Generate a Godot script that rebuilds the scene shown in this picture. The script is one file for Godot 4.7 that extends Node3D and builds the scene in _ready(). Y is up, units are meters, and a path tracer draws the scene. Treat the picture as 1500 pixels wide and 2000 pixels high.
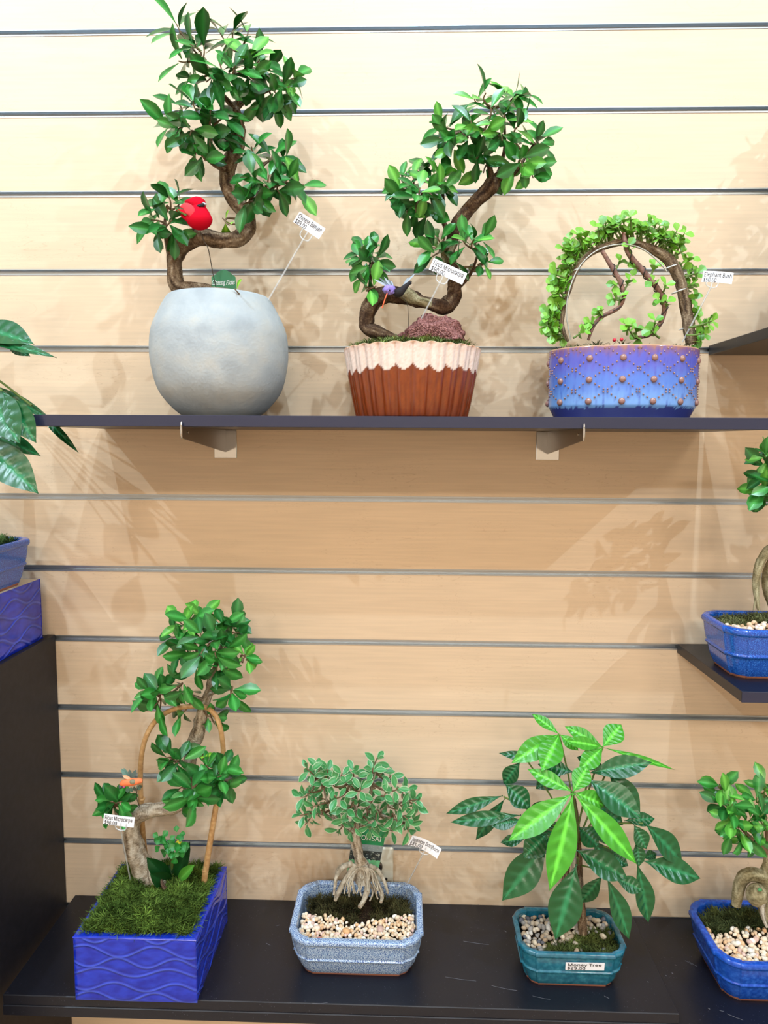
extends Node3D
# A shop display of bonsai plants on a maple slat wall with black shelves.

# ---------------------------------------------------------------- camera numbers
const FOCAL := 1355.0
const EYE := Vector3(0.0, 1.40, 1.4326)
var eye_basis := Basis.from_euler(Vector3(-0.100895, 0.027986, 0.005756), EULER_ORDER_YXZ)
const UPV := Vector3.UP

var taken := {}
var M := {}
var rng := RandomNumberGenerator.new()

# a photo pixel and a distance from the wall give a point in the room
func P(x: float, y: float, z: float) -> Vector3:
	var d := eye_basis * Vector3((x - 750.0) / FOCAL, -(y - 1000.0) / FOCAL, -1.0)
	return EYE + d * ((z - EYE.z) / d.z)

# how many metres one photo pixel spans there
func PX(x: float, y: float, z: float) -> float:
	return (P(x + 1.0, y, z) - P(x, y, z)).length()

# ---------------------------------------------------------------- mesh builder
class Mb:
	var v := PackedVector3Array()
	var uv := PackedVector2Array()
	var c := PackedColorArray()
	var ix := PackedInt32Array()
	func vert(p: Vector3, u := Vector2.ZERO, col := Color.WHITE) -> int:
		v.append(p)
		uv.append(u)
		c.append(col)
		return v.size() - 1
	func tri(a: int, b: int, d: int) -> void:
		ix.append(a)
		ix.append(b)
		ix.append(d)
	func quad(a: int, b: int, d: int, e: int) -> void:
		tri(a, b, d)
		tri(a, d, e)
	func flat_quad(a: Vector3, b: Vector3, d: Vector3, e: Vector3, col := Color.WHITE) -> void:
		var w := (b - a).length()
		var h := (e - a).length()
		quad(vert(a, Vector2(0, 0), col), vert(b, Vector2(w, 0), col), vert(d, Vector2(w, h), col), vert(e, Vector2(0, h), col))
	# rows of points; wrap joins the last column to the first
	func grid(rows: Array, wrap := false, cols: Array = [], uvs: Array = []) -> void:
		var n: int = rows[0].size()
		var first := v.size()
		for i in rows.size():
			for j in n:
				vert(rows[i][j], uvs[i][j] if uvs else Vector2(float(j) / n, float(i) / rows.size()), cols[i][j] if cols else Color.WHITE)
		for i in rows.size() - 1:
			for j in (n if wrap else n - 1):
				var k := (j + 1) % n
				quad(first + i * n + j, first + i * n + k, first + (i + 1) * n + k, first + (i + 1) * n + j)
	func fan(ring: Array, centre: Vector3, flip := false) -> void:
		var m := vert(centre)
		var first := v.size()
		for p in ring:
			vert(p)
		for j in ring.size():
			var k := (j + 1) % ring.size()
			if flip:
				tri(m, first + k, first + j)
			else:
				tri(m, first + j, first + k)
	# a box with small bevels
	func box(lo: Vector3, hi: Vector3, bev := 0.0) -> void:
		var h := (hi - lo) * 0.5
		var m := (hi + lo) * 0.5
		var b := minf(bev, minf(h.x, minf(h.y, h.z)) * 0.9)
		for ax in 3:
			for s: float in [-1.0, 1.0]:
				var a1 := (ax + 1) % 3
				var a2 := (ax + 2) % 3
				var q := []
				for k: Array in [[-1, -1], [1, -1], [1, 1], [-1, 1]]:
					var p := Vector3.ZERO
					p[ax] = h[ax] * s
					p[a1] = (h[a1] - b) * k[0]
					p[a2] = (h[a2] - b) * k[1]
					q.append(m + p)
				if s > 0:
					q.reverse()
				flat_quad(q[0], q[1], q[2], q[3])
		if b <= 0.0:
			return
		for ax in 3:
			var a1 := (ax + 1) % 3
			var a2 := (ax + 2) % 3
			for s1: float in [-1.0, 1.0]:
				for s2: float in [-1.0, 1.0]:
					var q := []
					for k: Array in [[-1, 0], [1, 0], [1, 1], [-1, 1]]:
						var p := Vector3.ZERO
						p[ax] = (h[ax] - b) * k[0]
						p[a1] = (h[a1] - (b if k[1] == 1 else 0.0)) * s1
						p[a2] = (h[a2] - (b if k[1] == 0 else 0.0)) * s2
						q.append(m + p)
					if s1 * s2 > 0:
						q.reverse()
					flat_quad(q[0], q[1], q[2], q[3])
		for s0: float in [-1.0, 1.0]:
			for s1: float in [-1.0, 1.0]:
				for s2: float in [-1.0, 1.0]:
					var a := m + Vector3(h.x * s0, (h.y - b) * s1, (h.z - b) * s2)
					var d := m + Vector3((h.x - b) * s0, h.y * s1, (h.z - b) * s2)
					var e := m + Vector3((h.x - b) * s0, (h.y - b) * s1, h.z * s2)
					if s0 * s1 * s2 > 0:
						tri(vert(a), vert(e), vert(d))
					else:
						tri(vert(a), vert(d), vert(e))
	func add(arr: Array, t: Transform3D) -> void:
		var first := v.size()
		var vs: PackedVector3Array = arr[Mesh.ARRAY_VERTEX]
		for p in vs:
			vert(t * p)
		for i: int in arr[Mesh.ARRAY_INDEX]:
			ix.append(first + i)
	func mesh(mat: Material, shift := Vector3.ZERO) -> ArrayMesh:
		var n := PackedVector3Array()
		n.resize(v.size())
		for i in range(0, ix.size(), 3):
			var w := (v[ix[i + 2]] - v[ix[i]]).cross(v[ix[i + 1]] - v[ix[i]])
			for k in 3:
				n[ix[i + k]] += w
		var vs := PackedVector3Array()
		vs.resize(v.size())
		for i in v.size():
			vs[i] = v[i] - shift
			n[i] = n[i].normalized() if n[i].length_squared() > 1e-30 else Vector3.UP
		var arr := []
		arr.resize(Mesh.ARRAY_MAX)
		arr[Mesh.ARRAY_VERTEX] = vs
		arr[Mesh.ARRAY_NORMAL] = n
		arr[Mesh.ARRAY_TEX_UV] = uv
		arr[Mesh.ARRAY_COLOR] = c
		arr[Mesh.ARRAY_INDEX] = ix
		var m := ArrayMesh.new()
		m.add_surface_from_arrays(Mesh.PRIMITIVE_TRIANGLES, arr)
		m.surface_set_material(0, mat)
		return m

# ---------------------------------------------------------------- nodes
func numbered(parent: Node, called: String) -> String:
	var key := str(parent.get_instance_id()) + called
	var n: int = taken.get(key, 0)
	taken[key] = n + 1
	return called if n == 0 else "%s_%03d" % [called, n]

func put(called: String, mesh: Mesh, parent: Node = self, t := Transform3D.IDENTITY) -> MeshInstance3D:
	var o := MeshInstance3D.new()
	o.mesh = mesh
	o.name = numbered(parent, called)
	parent.add_child(o, true)
	o.transform = t
	return o

func tag(o: Node, label: String, category: String, group := "", kind := "") -> void:
	if label:
		o.set_meta("label", label)
	if category:
		o.set_meta("category", category)
	if group:
		o.set_meta("group", group)
	if kind:
		o.set_meta("kind", kind)

func thing(called: String, label: String, category: String, at: Vector3, group := "") -> Node3D:
	var o := Node3D.new()
	o.name = numbered(self, called)
	add_child(o, true)
	o.position = at
	tag(o, label, category, group)
	return o

# a part whose mesh was built in room coordinates
func part(called: String, mb: Mb, mat: Material, parent: Node3D) -> MeshInstance3D:
	return put(called, mb.mesh(mat, parent.global_position), parent)

func sub(called: String, mb: Mb, mat: Material, parent: Node3D) -> MeshInstance3D:
	return put(called, mb.mesh(mat, parent.global_position), parent)

func structure(called: String, mb: Mb, mat: Material) -> MeshInstance3D:
	var o := put(called, mb.mesh(mat))
	o.set_meta("kind", "structure")
	return o

# ---------------------------------------------------------------- materials
func lin(r: float, g: float, b: float) -> Color:
	return Color8(int(r), int(g), int(b)).srgb_to_linear()

func mat(col: Color, rough := 0.6, metal := 0.0, spec := 0.5) -> StandardMaterial3D:
	var m := StandardMaterial3D.new()
	m.albedo_color = col
	m.roughness = rough
	m.metallic = metal
	m.metallic_specular = spec
	return m

func noise_image(w: int, h: int, freq: float, seed_: int, octaves := 3, kind := FastNoiseLite.TYPE_SIMPLEX_SMOOTH) -> Image:
	var n := FastNoiseLite.new()
	n.noise_type = kind
	n.seed = seed_
	n.frequency = freq
	n.fractal_octaves = octaves
	return n.get_seamless_image(w, h)

# colours an image of noise along a list of colour stops
func ramp(img: Image, stops: Array) -> ImageTexture:
	img.convert(Image.FORMAT_L8)
	var src := img.get_data()
	var lut := []
	for i in 256:
		var t := i / 255.0
		var col: Color = stops[0][1]
		for k in stops.size() - 1:
			if t >= stops[k][0]:
				var f: float = clampf((t - stops[k][0]) / maxf(stops[k + 1][0] - stops[k][0], 1e-5), 0.0, 1.0)
				col = stops[k][1].lerp(stops[k + 1][1], f)
		lut.append([col.r8, col.g8, col.b8])
	var dst := PackedByteArray()
	dst.resize(src.size() * 3)
	var j := 0
	for i in src.size():
		var e: Array = lut[src[i]]
		dst[j] = e[0]
		dst[j + 1] = e[1]
		dst[j + 2] = e[2]
		j += 3
	return ImageTexture.create_from_image(Image.create_from_data(img.get_width(), img.get_height(), false, Image.FORMAT_RGB8, dst))

func tri_mat(tex: Texture2D, scale: float, rough: float, spec := 0.5) -> StandardMaterial3D:
	var m := mat(Color.WHITE, rough, 0.0, spec)
	m.albedo_texture = tex
	m.uv1_triplanar = true
	m.uv1_scale = Vector3.ONE * scale
	return m

func relief(m: StandardMaterial3D, img: Image, depth: float) -> StandardMaterial3D:
	m.heightmap_enabled = true
	m.heightmap_texture = ImageTexture.create_from_image(img)
	m.heightmap_scale = depth
	return m

func C(r: int, g: int, b: int) -> Color:
	return Color8(r, g, b)

func leaf_material(col: Color, rough: float, through := 0.25) -> StandardMaterial3D:
	var m := mat(Color.WHITE, rough, 0.0, 0.5)
	m.set_meta("tone", col.srgb_to_linear())
	m.vertex_color_use_as_albedo = true
	m.backlight_enabled = true
	m.backlight = Color(0.55, 0.8, 0.2) * through
	return m

func make_materials() -> void:
	# maple laminate: fine long grain with a few darker figure lines
	var w := 1024
	var h := 512
	var long := FastNoiseLite.new()
	long.seed = 3
	long.frequency = 0.006
	long.fractal_octaves = 3
	var fine := FastNoiseLite.new()
	fine.seed = 11
	fine.frequency = 0.05
	fine.fractal_octaves = 2
	var img := Image.create(w, h, false, Image.FORMAT_RGB8)
	for y in h:
		for x in w:
			# mirrored so that it tiles
			var mx := absf(x - w / 2.0)
			var my := absf(y - h / 2.0)
			var a := long.get_noise_2d(mx * 0.35, my * 2.2)
			var line := absf(sin((my * 0.045 + a * 7.0 + mx * 0.004) * PI))
			line = maxf(0.0, 1.0 - line * 7.0) * clampf(long.get_noise_2d(mx * 0.8 + 700.0, my * 0.9) * 2.2, 0.0, 1.0)
			var f := fine.get_noise_2d(mx * 0.12, my * 2.4) * 0.026 + a * 0.022
			var t := 1.0 + f - line * 0.07
			img.set_pixel(x, y, Color(0.860 * t, 0.767 * t * (1.0 - line * 0.02), 0.650 * t * (1.0 - line * 0.04)))
	M.maple = mat(Color.WHITE, 0.42, 0.0, 0.45)
	M.maple.albedo_texture = ImageTexture.create_from_image(img)
	M.aluminium = mat(C(176, 184, 190), 0.34, 0.85)
	M.chrome = mat(C(205, 203, 198), 0.09, 1.0)
	M.steel = mat(C(120, 112, 106), 0.32, 1.0)
	# black laminate with dust specks and scuffs
	var sp := noise_image(512, 512, 0.16, 21, 1, FastNoiseLite.TYPE_CELLULAR)
	M.black = tri_mat(ramp(sp, [[0.0, C(150, 150, 165)], [0.012, C(96, 96, 110)], [0.024, C(20, 22, 32)], [1.0, C(16, 18, 27)]]), 2.6, 0.36, 0.5)
	var grain := noise_image(512, 512, 0.03, 5, 4)
	M.black_grain = tri_mat(ramp(grain, [[0.0, C(16, 16, 23)], [0.5, C(23, 23, 30)], [1.0, C(31, 30, 37)]]), 3.0, 0.5, 0.45)
	M.edging_sheen = mat(C(34, 39, 62), 0.32, 0.0, 0.55)  # bluish reflection on the black front edge, put into its colour
	M.scuff = mat(C(120, 122, 132), 0.7)
	# cast stone
	var cs := noise_image(512, 512, 0.012, 31, 5)
	M.cast_stone = tri_mat(ramp(cs, [[0.0, C(146, 154, 159)], [0.36, C(162, 170, 174)], [0.52, C(170, 178, 181)], [0.68, C(178, 183, 182)], [1.0, C(188, 186, 176)]]), 2.2, 0.88, 0.25)
	relief(M.cast_stone, noise_image(512, 512, 0.12, 32, 3), 0.05)
	# bark
	var bk := noise_image(128, 96, 0.05, 41, 4)
	bk.resize(256, 1024, Image.INTERPOLATE_CUBIC)
	var fine_bark := noise_image(256, 1024, 0.05, 46, 4)
	fine_bark.convert(Image.FORMAT_L8)
	bk.convert(Image.FORMAT_L8)
	var mix_a := bk.get_data()
	var mix_b := fine_bark.get_data()
	for k in mix_a.size():
		mix_a[k] = int(mix_a[k] * 0.62 + mix_b[k] * 0.38)
	bk = Image.create_from_data(256, 1024, false, Image.FORMAT_L8, mix_a)
	for e: Array in [["bark_brown", C(52, 40, 30), C(96, 78, 60), C(128, 110, 88), C(178, 162, 136)], ["bark_grey", C(96, 84, 70), C(146, 134, 116), C(178, 168, 150), C(208, 200, 184)], ["bark_dark", C(40, 28, 22), C(72, 54, 42), C(98, 78, 60), C(150, 134, 108)], ["bark_olive", C(92, 84, 60), C(130, 122, 92), C(156, 148, 116), C(190, 184, 154)]]:
		M[e[0]] = mat(Color.WHITE, 0.82, 0.0, 0.3)
		M[e[0]].albedo_texture = ramp(bk.duplicate(), [[0.15, e[1]], [0.4, e[2]], [0.6, e[3]], [0.9, e[4]]])
		relief(M[e[0]], bk.duplicate(), 0.16)
	M.twig = mat(C(112, 92, 66), 0.8)
	M.twig_green = mat(C(96, 122, 54), 0.6)
	M.twig_red = mat(C(122, 84, 72), 0.7)
	M.root = tri_mat(ramp(noise_image(256, 256, 0.03, 47, 4), [[0.0, C(92, 80, 64)], [0.45, C(150, 138, 118)], [1.0, C(200, 190, 172)]]), 14.0, 0.85, 0.25)
	M.soil = tri_mat(ramp(noise_image(256, 256, 0.08, 51, 4), [[0.0, C(20, 15, 11)], [0.5, C(44, 33, 24)], [1.0, C(84, 66, 48)]]), 16.0, 0.95, 0.2)
	relief(M.soil, noise_image(256, 256, 0.1, 52, 3), 0.4)
	M.lava = tri_mat(ramp(noise_image(256, 256, 0.06, 53, 4), [[0.0, C(50, 30, 30)], [0.4, C(132, 86, 82)], [0.65, C(178, 126, 120)], [1.0, C(206, 164, 156)]]), 14.0, 0.95, 0.2)
	relief(M.lava, noise_image(256, 256, 0.09, 54, 3), 0.6)
	# glazes
	var fleck := noise_image(512, 512, 0.09, 61, 3)
	M.glaze_blue = tri_mat(ramp(fleck.duplicate(), [[0.0, C(12, 42, 118)], [0.42, C(18, 72, 170)], [0.6, C(28, 96, 198)], [0.8, C(62, 132, 222)], [1.0, C(116, 166, 234)]]), 7.0, 0.16, 0.6)
	M.glaze_light = tri_mat(ramp(fleck.duplicate(), [[0.0, C(26, 46, 112)], [0.38, C(56, 88, 152)], [0.47, C(140, 172, 206)], [0.62, C(182, 203, 222)], [1.0, C(226, 234, 240)]]), 8.0, 0.2, 0.6)
	M.glaze_teal = tri_mat(ramp(noise_image(512, 512, 0.02, 62, 4), [[0.0, C(16, 74, 100)], [0.5, C(30, 104, 128)], [1.0, C(64, 138, 156)]]), 6.0, 0.14, 0.6)
	M.glaze_cobalt = tri_mat(ramp(noise_image(512, 512, 0.02, 63, 4), [[0.0, C(12, 32, 146)], [0.5, C(20, 50, 182)], [1.0, C(44, 72, 204)]]), 5.0, 0.15, 0.5)
	M.bisque = mat(C(214, 196, 170), 0.85)
	M.glaze_royal = tri_mat(ramp(noise_image(512, 512, 0.03, 64, 4), [[0.0, C(14, 54, 148)], [0.5, C(26, 80, 186)], [1.0, C(58, 118, 214)]]), 6.0, 0.16, 0.5)
	M.clay = mat(C(168, 108, 84), 0.85)
	M.glaze_wave = mat(Color.WHITE, 0.15, 0.0, 0.5)
	M.glaze_wave.vertex_color_use_as_albedo = true
	for g: String in ["glaze_wave", "glaze_blue", "glaze_light", "glaze_teal", "glaze_cobalt"]:
		M[g].clearcoat_enabled = true
		M[g].clearcoat = 0.2
		M[g].clearcoat_roughness = 0.06
	# leaves: the vertex colours carry the lighter midrib
	M.leaf_dark = leaf_material(C(30, 92, 34), 0.3, 0.14)
	M.leaf_mid = leaf_material(C(46, 120, 46), 0.3, 0.2)
	M.leaf_light = leaf_material(C(76, 148, 52), 0.32, 0.3)
	M.leaf_new = leaf_material(C(110, 176, 46), 0.35, 0.4)
	M.leaf_lime = leaf_material(C(66, 150, 40), 0.3, 0.35)
	M.leaf_pachira = leaf_material(C(22, 86, 46), 0.28, 0.18)
	M.leaf_elephant = leaf_material(C(122, 182, 62), 0.36, 0.3)
	M.leaf_elephant_deep = leaf_material(C(92, 152, 50), 0.36, 0.3)
	M.leaf_boxthorn = leaf_material(C(58, 132, 70), 0.36, 0.2)
	M.leaf_kalanchoe = leaf_material(C(40, 128, 52), 0.4, 0.2)
	M.leaf_kalanchoe_deep = leaf_material(C(16, 62, 26), 0.36, 0.15)
	M.moss = mat(Color.WHITE, 0.95, 0.0, 0.1)
	M.moss.vertex_color_use_as_albedo = true
	M.moss_bed = tri_mat(ramp(noise_image(256, 256, 0.05, 71, 4), [[0.0, C(24, 28, 12)], [0.5, C(44, 56, 20)], [1.0, C(70, 84, 32)]]), 12.0, 0.95, 0.1)
	M.pebble = mat(Color.WHITE, 0.55, 0.0, 0.4)
	M.pebble.vertex_color_use_as_albedo = true
	M.paper = mat(C(238, 240, 246), 0.6)
	M.ink = mat(C(30, 30, 36), 0.7)
	M.white_ink = mat(C(235, 240, 236), 0.6)
	M.clear = mat(Color(0.92, 0.95, 0.97, 0.34), 0.08)
	M.clear.transparency = BaseMaterial3D.TRANSPARENCY_ALPHA
	M.tag_green = mat(C(16, 106, 66), 0.4)
	M.wire = mat(C(86, 80, 74), 0.4, 0.8)
	M.wire_black = mat(C(24, 22, 24), 0.5)
	M.wire_pale = mat(C(176, 178, 172), 0.35, 0.6)
	M.red_felt = mat(C(204, 14, 40), 0.9, 0.0, 0.2)
	M.black_felt = mat(C(26, 22, 26), 0.85)
	M.bamboo = tri_mat(ramp(noise_image(256, 256, 0.03, 81, 3), [[0.0, C(162, 122, 78)], [0.5, C(190, 152, 104)], [1.0, C(212, 180, 132)]]), 10.0, 0.5, 0.4)
	M.ivory = mat(C(226, 220, 200), 0.45)
	M.gloss_black = mat(C(14, 14, 16), 0.25)
	M.plaster = mat(C(216, 213, 208), 0.9)
	M.ceiling = mat(C(226, 226, 224), 0.95)
	M.floor = tri_mat(ramp(noise_image(256, 256, 0.02, 91, 4), [[0.0, C(166, 140, 114)], [1.0, C(196, 172, 146)]]), 0.8, 0.5)
	M.lamp_white = mat(C(60, 60, 62), 0.5)

# ---------------------------------------------------------------- the scene
func _ready() -> void:
	# camera
	var cam := Camera3D.new()
	cam.name = "camera"
	add_child(cam)
	cam.position = EYE
	cam.basis = eye_basis
	cam.fov = rad_to_deg(2.0 * atan(1000.0 / FOCAL))
	cam.near = 0.02
	cam.current = true
	# air: a closed shop, so nothing comes from outside
	var env := Environment.new()
	env.background_mode = Environment.BG_COLOR
	env.background_color = Color(0.02, 0.02, 0.02)
	env.tonemap_mode = Environment.TONE_MAPPER_LINEAR
	env.tonemap_exposure = 0.8
	env.sdfgi_enabled = true
	env.ssao_enabled = true
	env.ssil_enabled = true
	var we := WorldEnvironment.new()
	we.name = "world_environment"
	we.environment = env
	add_child(we)
	rng.seed = 20240607
	make_materials()
	leaf_sets()
	make_bits()
	# lamps: a track of small spotlights close to the wall, and panels over the shop floor
	for s: Array in SPOTS:
		spotlight(Vector3(s[0], SPOT_Y, s[1]), Vector3(s[0] * 0.75, 1.1, 0.0), s[2], s[3])
	for p: Array in PANELS:
		ceiling_panel(Vector3(p[0], 3.985, p[1]), p[2], p[3], p[4])
	room()
	shelves()
	banyan()
	ficus_on_shelf()
	elephant_bush()
	ficus_with_hoop()
	boxthorn()
	money_tree()
	money_tree_on_pedestal()
	ginseng_on_deck()
	ginseng_on_shelf()
	ficus_above()

const SPOT_Y := 3.8
# spotlights: place along the wall, distance from it, strength
const SPOTS := [[-2.5, 2.5, 5.2, "beyond the pedestal"], [-1.08, 1.3, 3.8, "over the pedestal"], [0.02, 2.0, 3.4, "over the fluted pot"], [0.603, 1.5, 4.3, "over the studded pot"], [3.1, 2.6, 6.4, "at the far end of the track"]]
# ceiling panels: x, z, energy, width
const PANELS := [[-1.9, 5.7, 15.0, 1.2, "in line with the pedestal"], [0.2, 5.7, 15.0, 1.2, "in line with the fluted pot"], [2.3, 5.7, 15.0, 1.2, "in line with the short shelves"]]

func spotlight(at: Vector3, aim: Vector3, energy: float, where: String) -> void:
	var t := thing("track_spotlight", "black ceiling track spotlight " + where, "spotlight", at + Vector3(0, 0.2, 0), "spotlights on the ceiling track")
	var d := (aim - at).normalized()
	var mb := Mb.new()
	sweep(mb, [v4(at - d * 0.13, 0.03), v4(at - d * 0.125, 0.042), v4(at - d * 0.02, 0.045), v4(at - d * 0.012, 0.045)], 20, 2)
	part("housing", mb, M.lamp_white, t)
	wire_path("stem", [at - d * 0.08, Vector3(at.x, at.y + 0.08, at.z + 0.03), Vector3(at.x, 4.0, at.z + 0.03)], 0.008, M.lamp_white, t)
	var glow := mat(Color.WHITE)
	glow.emission_enabled = true
	glow.emission = Color(0.83, 0.925, 1.0)
	glow.emission_energy_multiplier = 4.0
	mb = Mb.new()
	sweep(mb, [v4(at - d * 0.012, 0.036), v4(at - d * 0.006, 0.036)], 20, 1)
	part("lens", mb, glow, t)
	var l := SpotLight3D.new()
	l.name = numbered(t, "lamp")
	t.add_child(l, true)
	l.position = at - t.position
	l.look_at_from_position(at, aim)
	l.light_color = Color(0.83, 0.925, 1.0)
	l.light_energy = energy * 1.08
	l.light_size = 0.022
	l.spot_range = 12.0
	l.spot_attenuation = 2.0
	l.spot_angle = 68.0
	l.spot_angle_attenuation = 0.45
	l.shadow_enabled = true

func ceiling_panel(at: Vector3, energy: float, w: float, where: String) -> void:
	var t := thing("ceiling_panel", "white glowing ceiling panel " + where, "ceiling light", at, "ceiling light panels")
	var mb := Mb.new()
	mb.box(at + Vector3(-w * 0.52, -0.005, -w * 0.27), at + Vector3(w * 0.52, 0.02, w * 0.27), 0.003)
	part("frame", mb, M.ceiling, t)
	var glow := mat(Color.WHITE)
	glow.emission_enabled = true
	glow.emission = Color(1.0, 0.94, 0.865)
	glow.emission_energy_multiplier = 1.5
	mb = Mb.new()
	mb.box(at + Vector3(-w * 0.5, -0.012, -w * 0.25), at + Vector3(w * 0.5, -0.006, w * 0.25))
	part("diffuser", mb, glow, t)
	var l := AreaLight3D.new()
	l.name = "lamp"
	t.add_child(l)
	l.area_size = Vector2(w, w * 0.5)
	l.rotation = Vector3(-PI / 2, 0, 0)
	l.position = Vector3(0, -0.02, 0)
	l.light_color = Color(1.0, 0.94, 0.865)
	l.light_energy = energy
	l.area_range = 12.0
	l.shadow_enabled = true

# ---------------------------------------------------------------- room shell
const GROOVE_TOP := 2.1963
const PITCH := 0.1524
const GROOVE := 0.0098
const X0 := -2.4
const X1 := 2.4
func room() -> void:
	var mb := Mb.new()
	mb.box(Vector3(-3.5, 0, -0.12), Vector3(4.5, 4.0, -0.02))
	var wall := structure("wall_back", mb, M.plaster)
	# slats between the grooves, each a board of its own, and the metal channel in each groove
	for k in range(-6, 15):
		var top := GROOVE_TOP - PITCH * k - GROOVE * 0.5
		var bottom := maxf(GROOVE_TOP - PITCH * (k + 1) + GROOVE * 0.5, 0.0)
		if bottom >= top:
			continue
		var shift := Vector2(rng.randf() * 3.0, rng.randf() * 2.0)
		mb = Mb.new()
		mb.box(Vector3(X0, bottom, -0.018), Vector3(X1, top, 0.0), 0.0012)
		for i in mb.v.size():
			mb.uv[i] = Vector2(mb.v[i].x / 1.15, (mb.v[i].y + mb.v[i].z) / 0.42) + shift
		part("slat", mb, M.maple, wall)
		var y := GROOVE_TOP - PITCH * k
		mb = Mb.new()
		var g := GROOVE * 0.5
		var prof := [Vector2(y + g + 0.0012, 0.0008), Vector2(y + g - 0.0006, 0.0008), Vector2(y + g - 0.0006, -0.0005), Vector2(y + g - 0.0012, -0.0085), Vector2(y - g + 0.0006, -0.0085), Vector2(y - g + 0.0012, -0.0005), Vector2(y - g + 0.0012, 0.001), Vector2(y - g - 0.0014, 0.001)]
		for i in prof.size() - 1:
			mb.flat_quad(Vector3(X0, prof[i].x, prof[i].y), Vector3(X1, prof[i].x, prof[i].y), Vector3(X1, prof[i + 1].x, prof[i + 1].y), Vector3(X0, prof[i + 1].x, prof[i + 1].y))
		part("groove_channel", mb, M.aluminium, wall)
	mb = Mb.new()
	mb.box(Vector3(-3.6, -0.1, -0.12), Vector3(4.6, 0, 8.6))
	structure("floor", mb, M.floor)
	mb = Mb.new()
	mb.box(Vector3(-3.6, 4.0, -0.12), Vector3(4.6, 4.1, 8.6))
	structure("ceiling", mb, M.ceiling)
	mb = Mb.new()
	mb.box(Vector3(-3.6, 0, -0.02), Vector3(-3.5, 4.0, 8.5))
	structure("wall_left", mb, M.plaster)
	mb = Mb.new()
	mb.box(Vector3(4.5, 0, -0.02), Vector3(4.6, 4.0, 8.5))
	structure("wall_right", mb, M.plaster)
	mb = Mb.new()
	mb.box(Vector3(-3.6, 0, 8.5), Vector3(4.6, 4.0, 8.6))
	structure("wall_front", mb, M.plaster)
	# socket plate low on the wall
	var a := P(726, 1652, 0.0)
	var b := P(768, 1722, 0.0)
	var t := thing("wall_socket", "ivory electrical wall plate with round metal knockout behind small boxthorn", "wall socket", Vector3((a.x + b.x) / 2, b.y, 0.0))
	mb = Mb.new()
	mb.box(Vector3(a.x, b.y, 0.0), Vector3(b.x, a.y, 0.007), 0.003)
	part("plate", mb, M.ivory, t)
	mb = Mb.new()
	var rc := P(736, 1691, 0.007)
	sweep(mb, [v4(rc, 0.0125), v4(rc + Vector3(0, 0, 0.006), 0.0125), v4(rc + Vector3(0, 0, 0.0075), 0.010)], 24, 2)
	part("round_cover", mb, M.steel, t)
	mb = Mb.new()
	mb.box(rc + Vector3(-0.0045, 0.001, 0.006), rc + Vector3(-0.0015, 0.008, 0.0085))
	part("slot", mb, M.gloss_black, t)
	mb = Mb.new()
	rc = P(754, 1717, 0.007)
	sweep(mb, [v4(rc, 0.0035), v4(rc + Vector3(0, 0, 0.0015), 0.0028)], 12, 1)
	part("screw", mb, M.steel, t)

# ---------------------------------------------------------------- shelves
func board(called: String, label: String, lo: Vector3, hi: Vector3, group := "") -> Node3D:
	var t := thing(called, label, "shelf", Vector3((lo.x + hi.x) / 2, lo.y, 0), group)
	var mb := Mb.new()
	mb.box(lo, Vector3(hi.x, hi.y, hi.z - 0.0012), 0.0008)
	part("panel", mb, M.black, t)
	mb = Mb.new()
	mb.box(Vector3(lo.x, lo.y, hi.z - 0.0012), hi, 0.0006)
	part("front_edging", mb, M.edging_sheen if called == "wall_shelf" else M.black, t)
	return t

func bracket(x: float, label: String) -> void:
	var t := thing("shelf_bracket", label, "bracket", Vector3(x, 1.364, 0), "chrome brackets under the long shelf")
	var mb := Mb.new()
	mb.box(Vector3(x - 0.0236, 1.3645, 0.0), Vector3(x + 0.0236, 1.4225, 0.002), 0.0008)
	part("wall_plate", mb, M.chrome, t)
	mb = Mb.new()
	var th := 0.0011
	var pr := [Vector2(1.4225, 0.002), Vector2(1.4225, 0.283), Vector2(1.404, 0.283), Vector2(1.377, 0.002)]
	var l := []
	var r := []
	for p: Vector2 in pr:
		l.append(Vector3(x - th, p.x, p.y))
		r.append(Vector3(x + th, p.x, p.y))
	mb.flat_quad(l[0], l[1], l[2], l[3])
	mb.flat_quad(r[3], r[2], r[1], r[0])
	for i in 4:
		var k := (i + 1) % 4
		mb.flat_quad(l[k], l[i], r[i], r[k])
	part("arm", mb, M.steel, t)
	mb = Mb.new()
	sweep(mb, [v4(Vector3(x, 1.403, 0.2825), 0.0012), v4(Vector3(x, 1.409, 0.2850), 0.0018), v4(Vector3(x, 1.421, 0.2850), 0.0021), v4(Vector3(x, 1.4305, 0.2838), 0.0016)], 8, 4)
	part("front_lip", mb, M.chrome, t)
	mb = Mb.new()
	sweep(mb, [v4(Vector3(x - 0.003, 1.414, 0.255), 0.002), v4(Vector3(x + 0.003, 1.414, 0.255), 0.002)], 10, 1)
	part("set_screw", mb, M.chrome, t)

func scuffs(t: Node3D, y: float, lines: Array) -> void:
	for r: Array in lines:
		var a := on_height(r[0], r[1], y + 0.0002)
		var b := on_height(r[2], r[3], y + 0.0002)
		wire_path("scratch", [a, a.lerp(b, 0.5) + Vector3(0.001, 0, 0.001), b], r[4] * 0.55, M.scuff, t, 4)

func on_height(x: float, y: float, h: float) -> Vector3:
	var d := eye_basis * Vector3((x - 750.0) / FOCAL, -(y - 1000.0) / FOCAL, -1.0)
	return EYE + d * ((h - EYE.y) / d.y)

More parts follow.
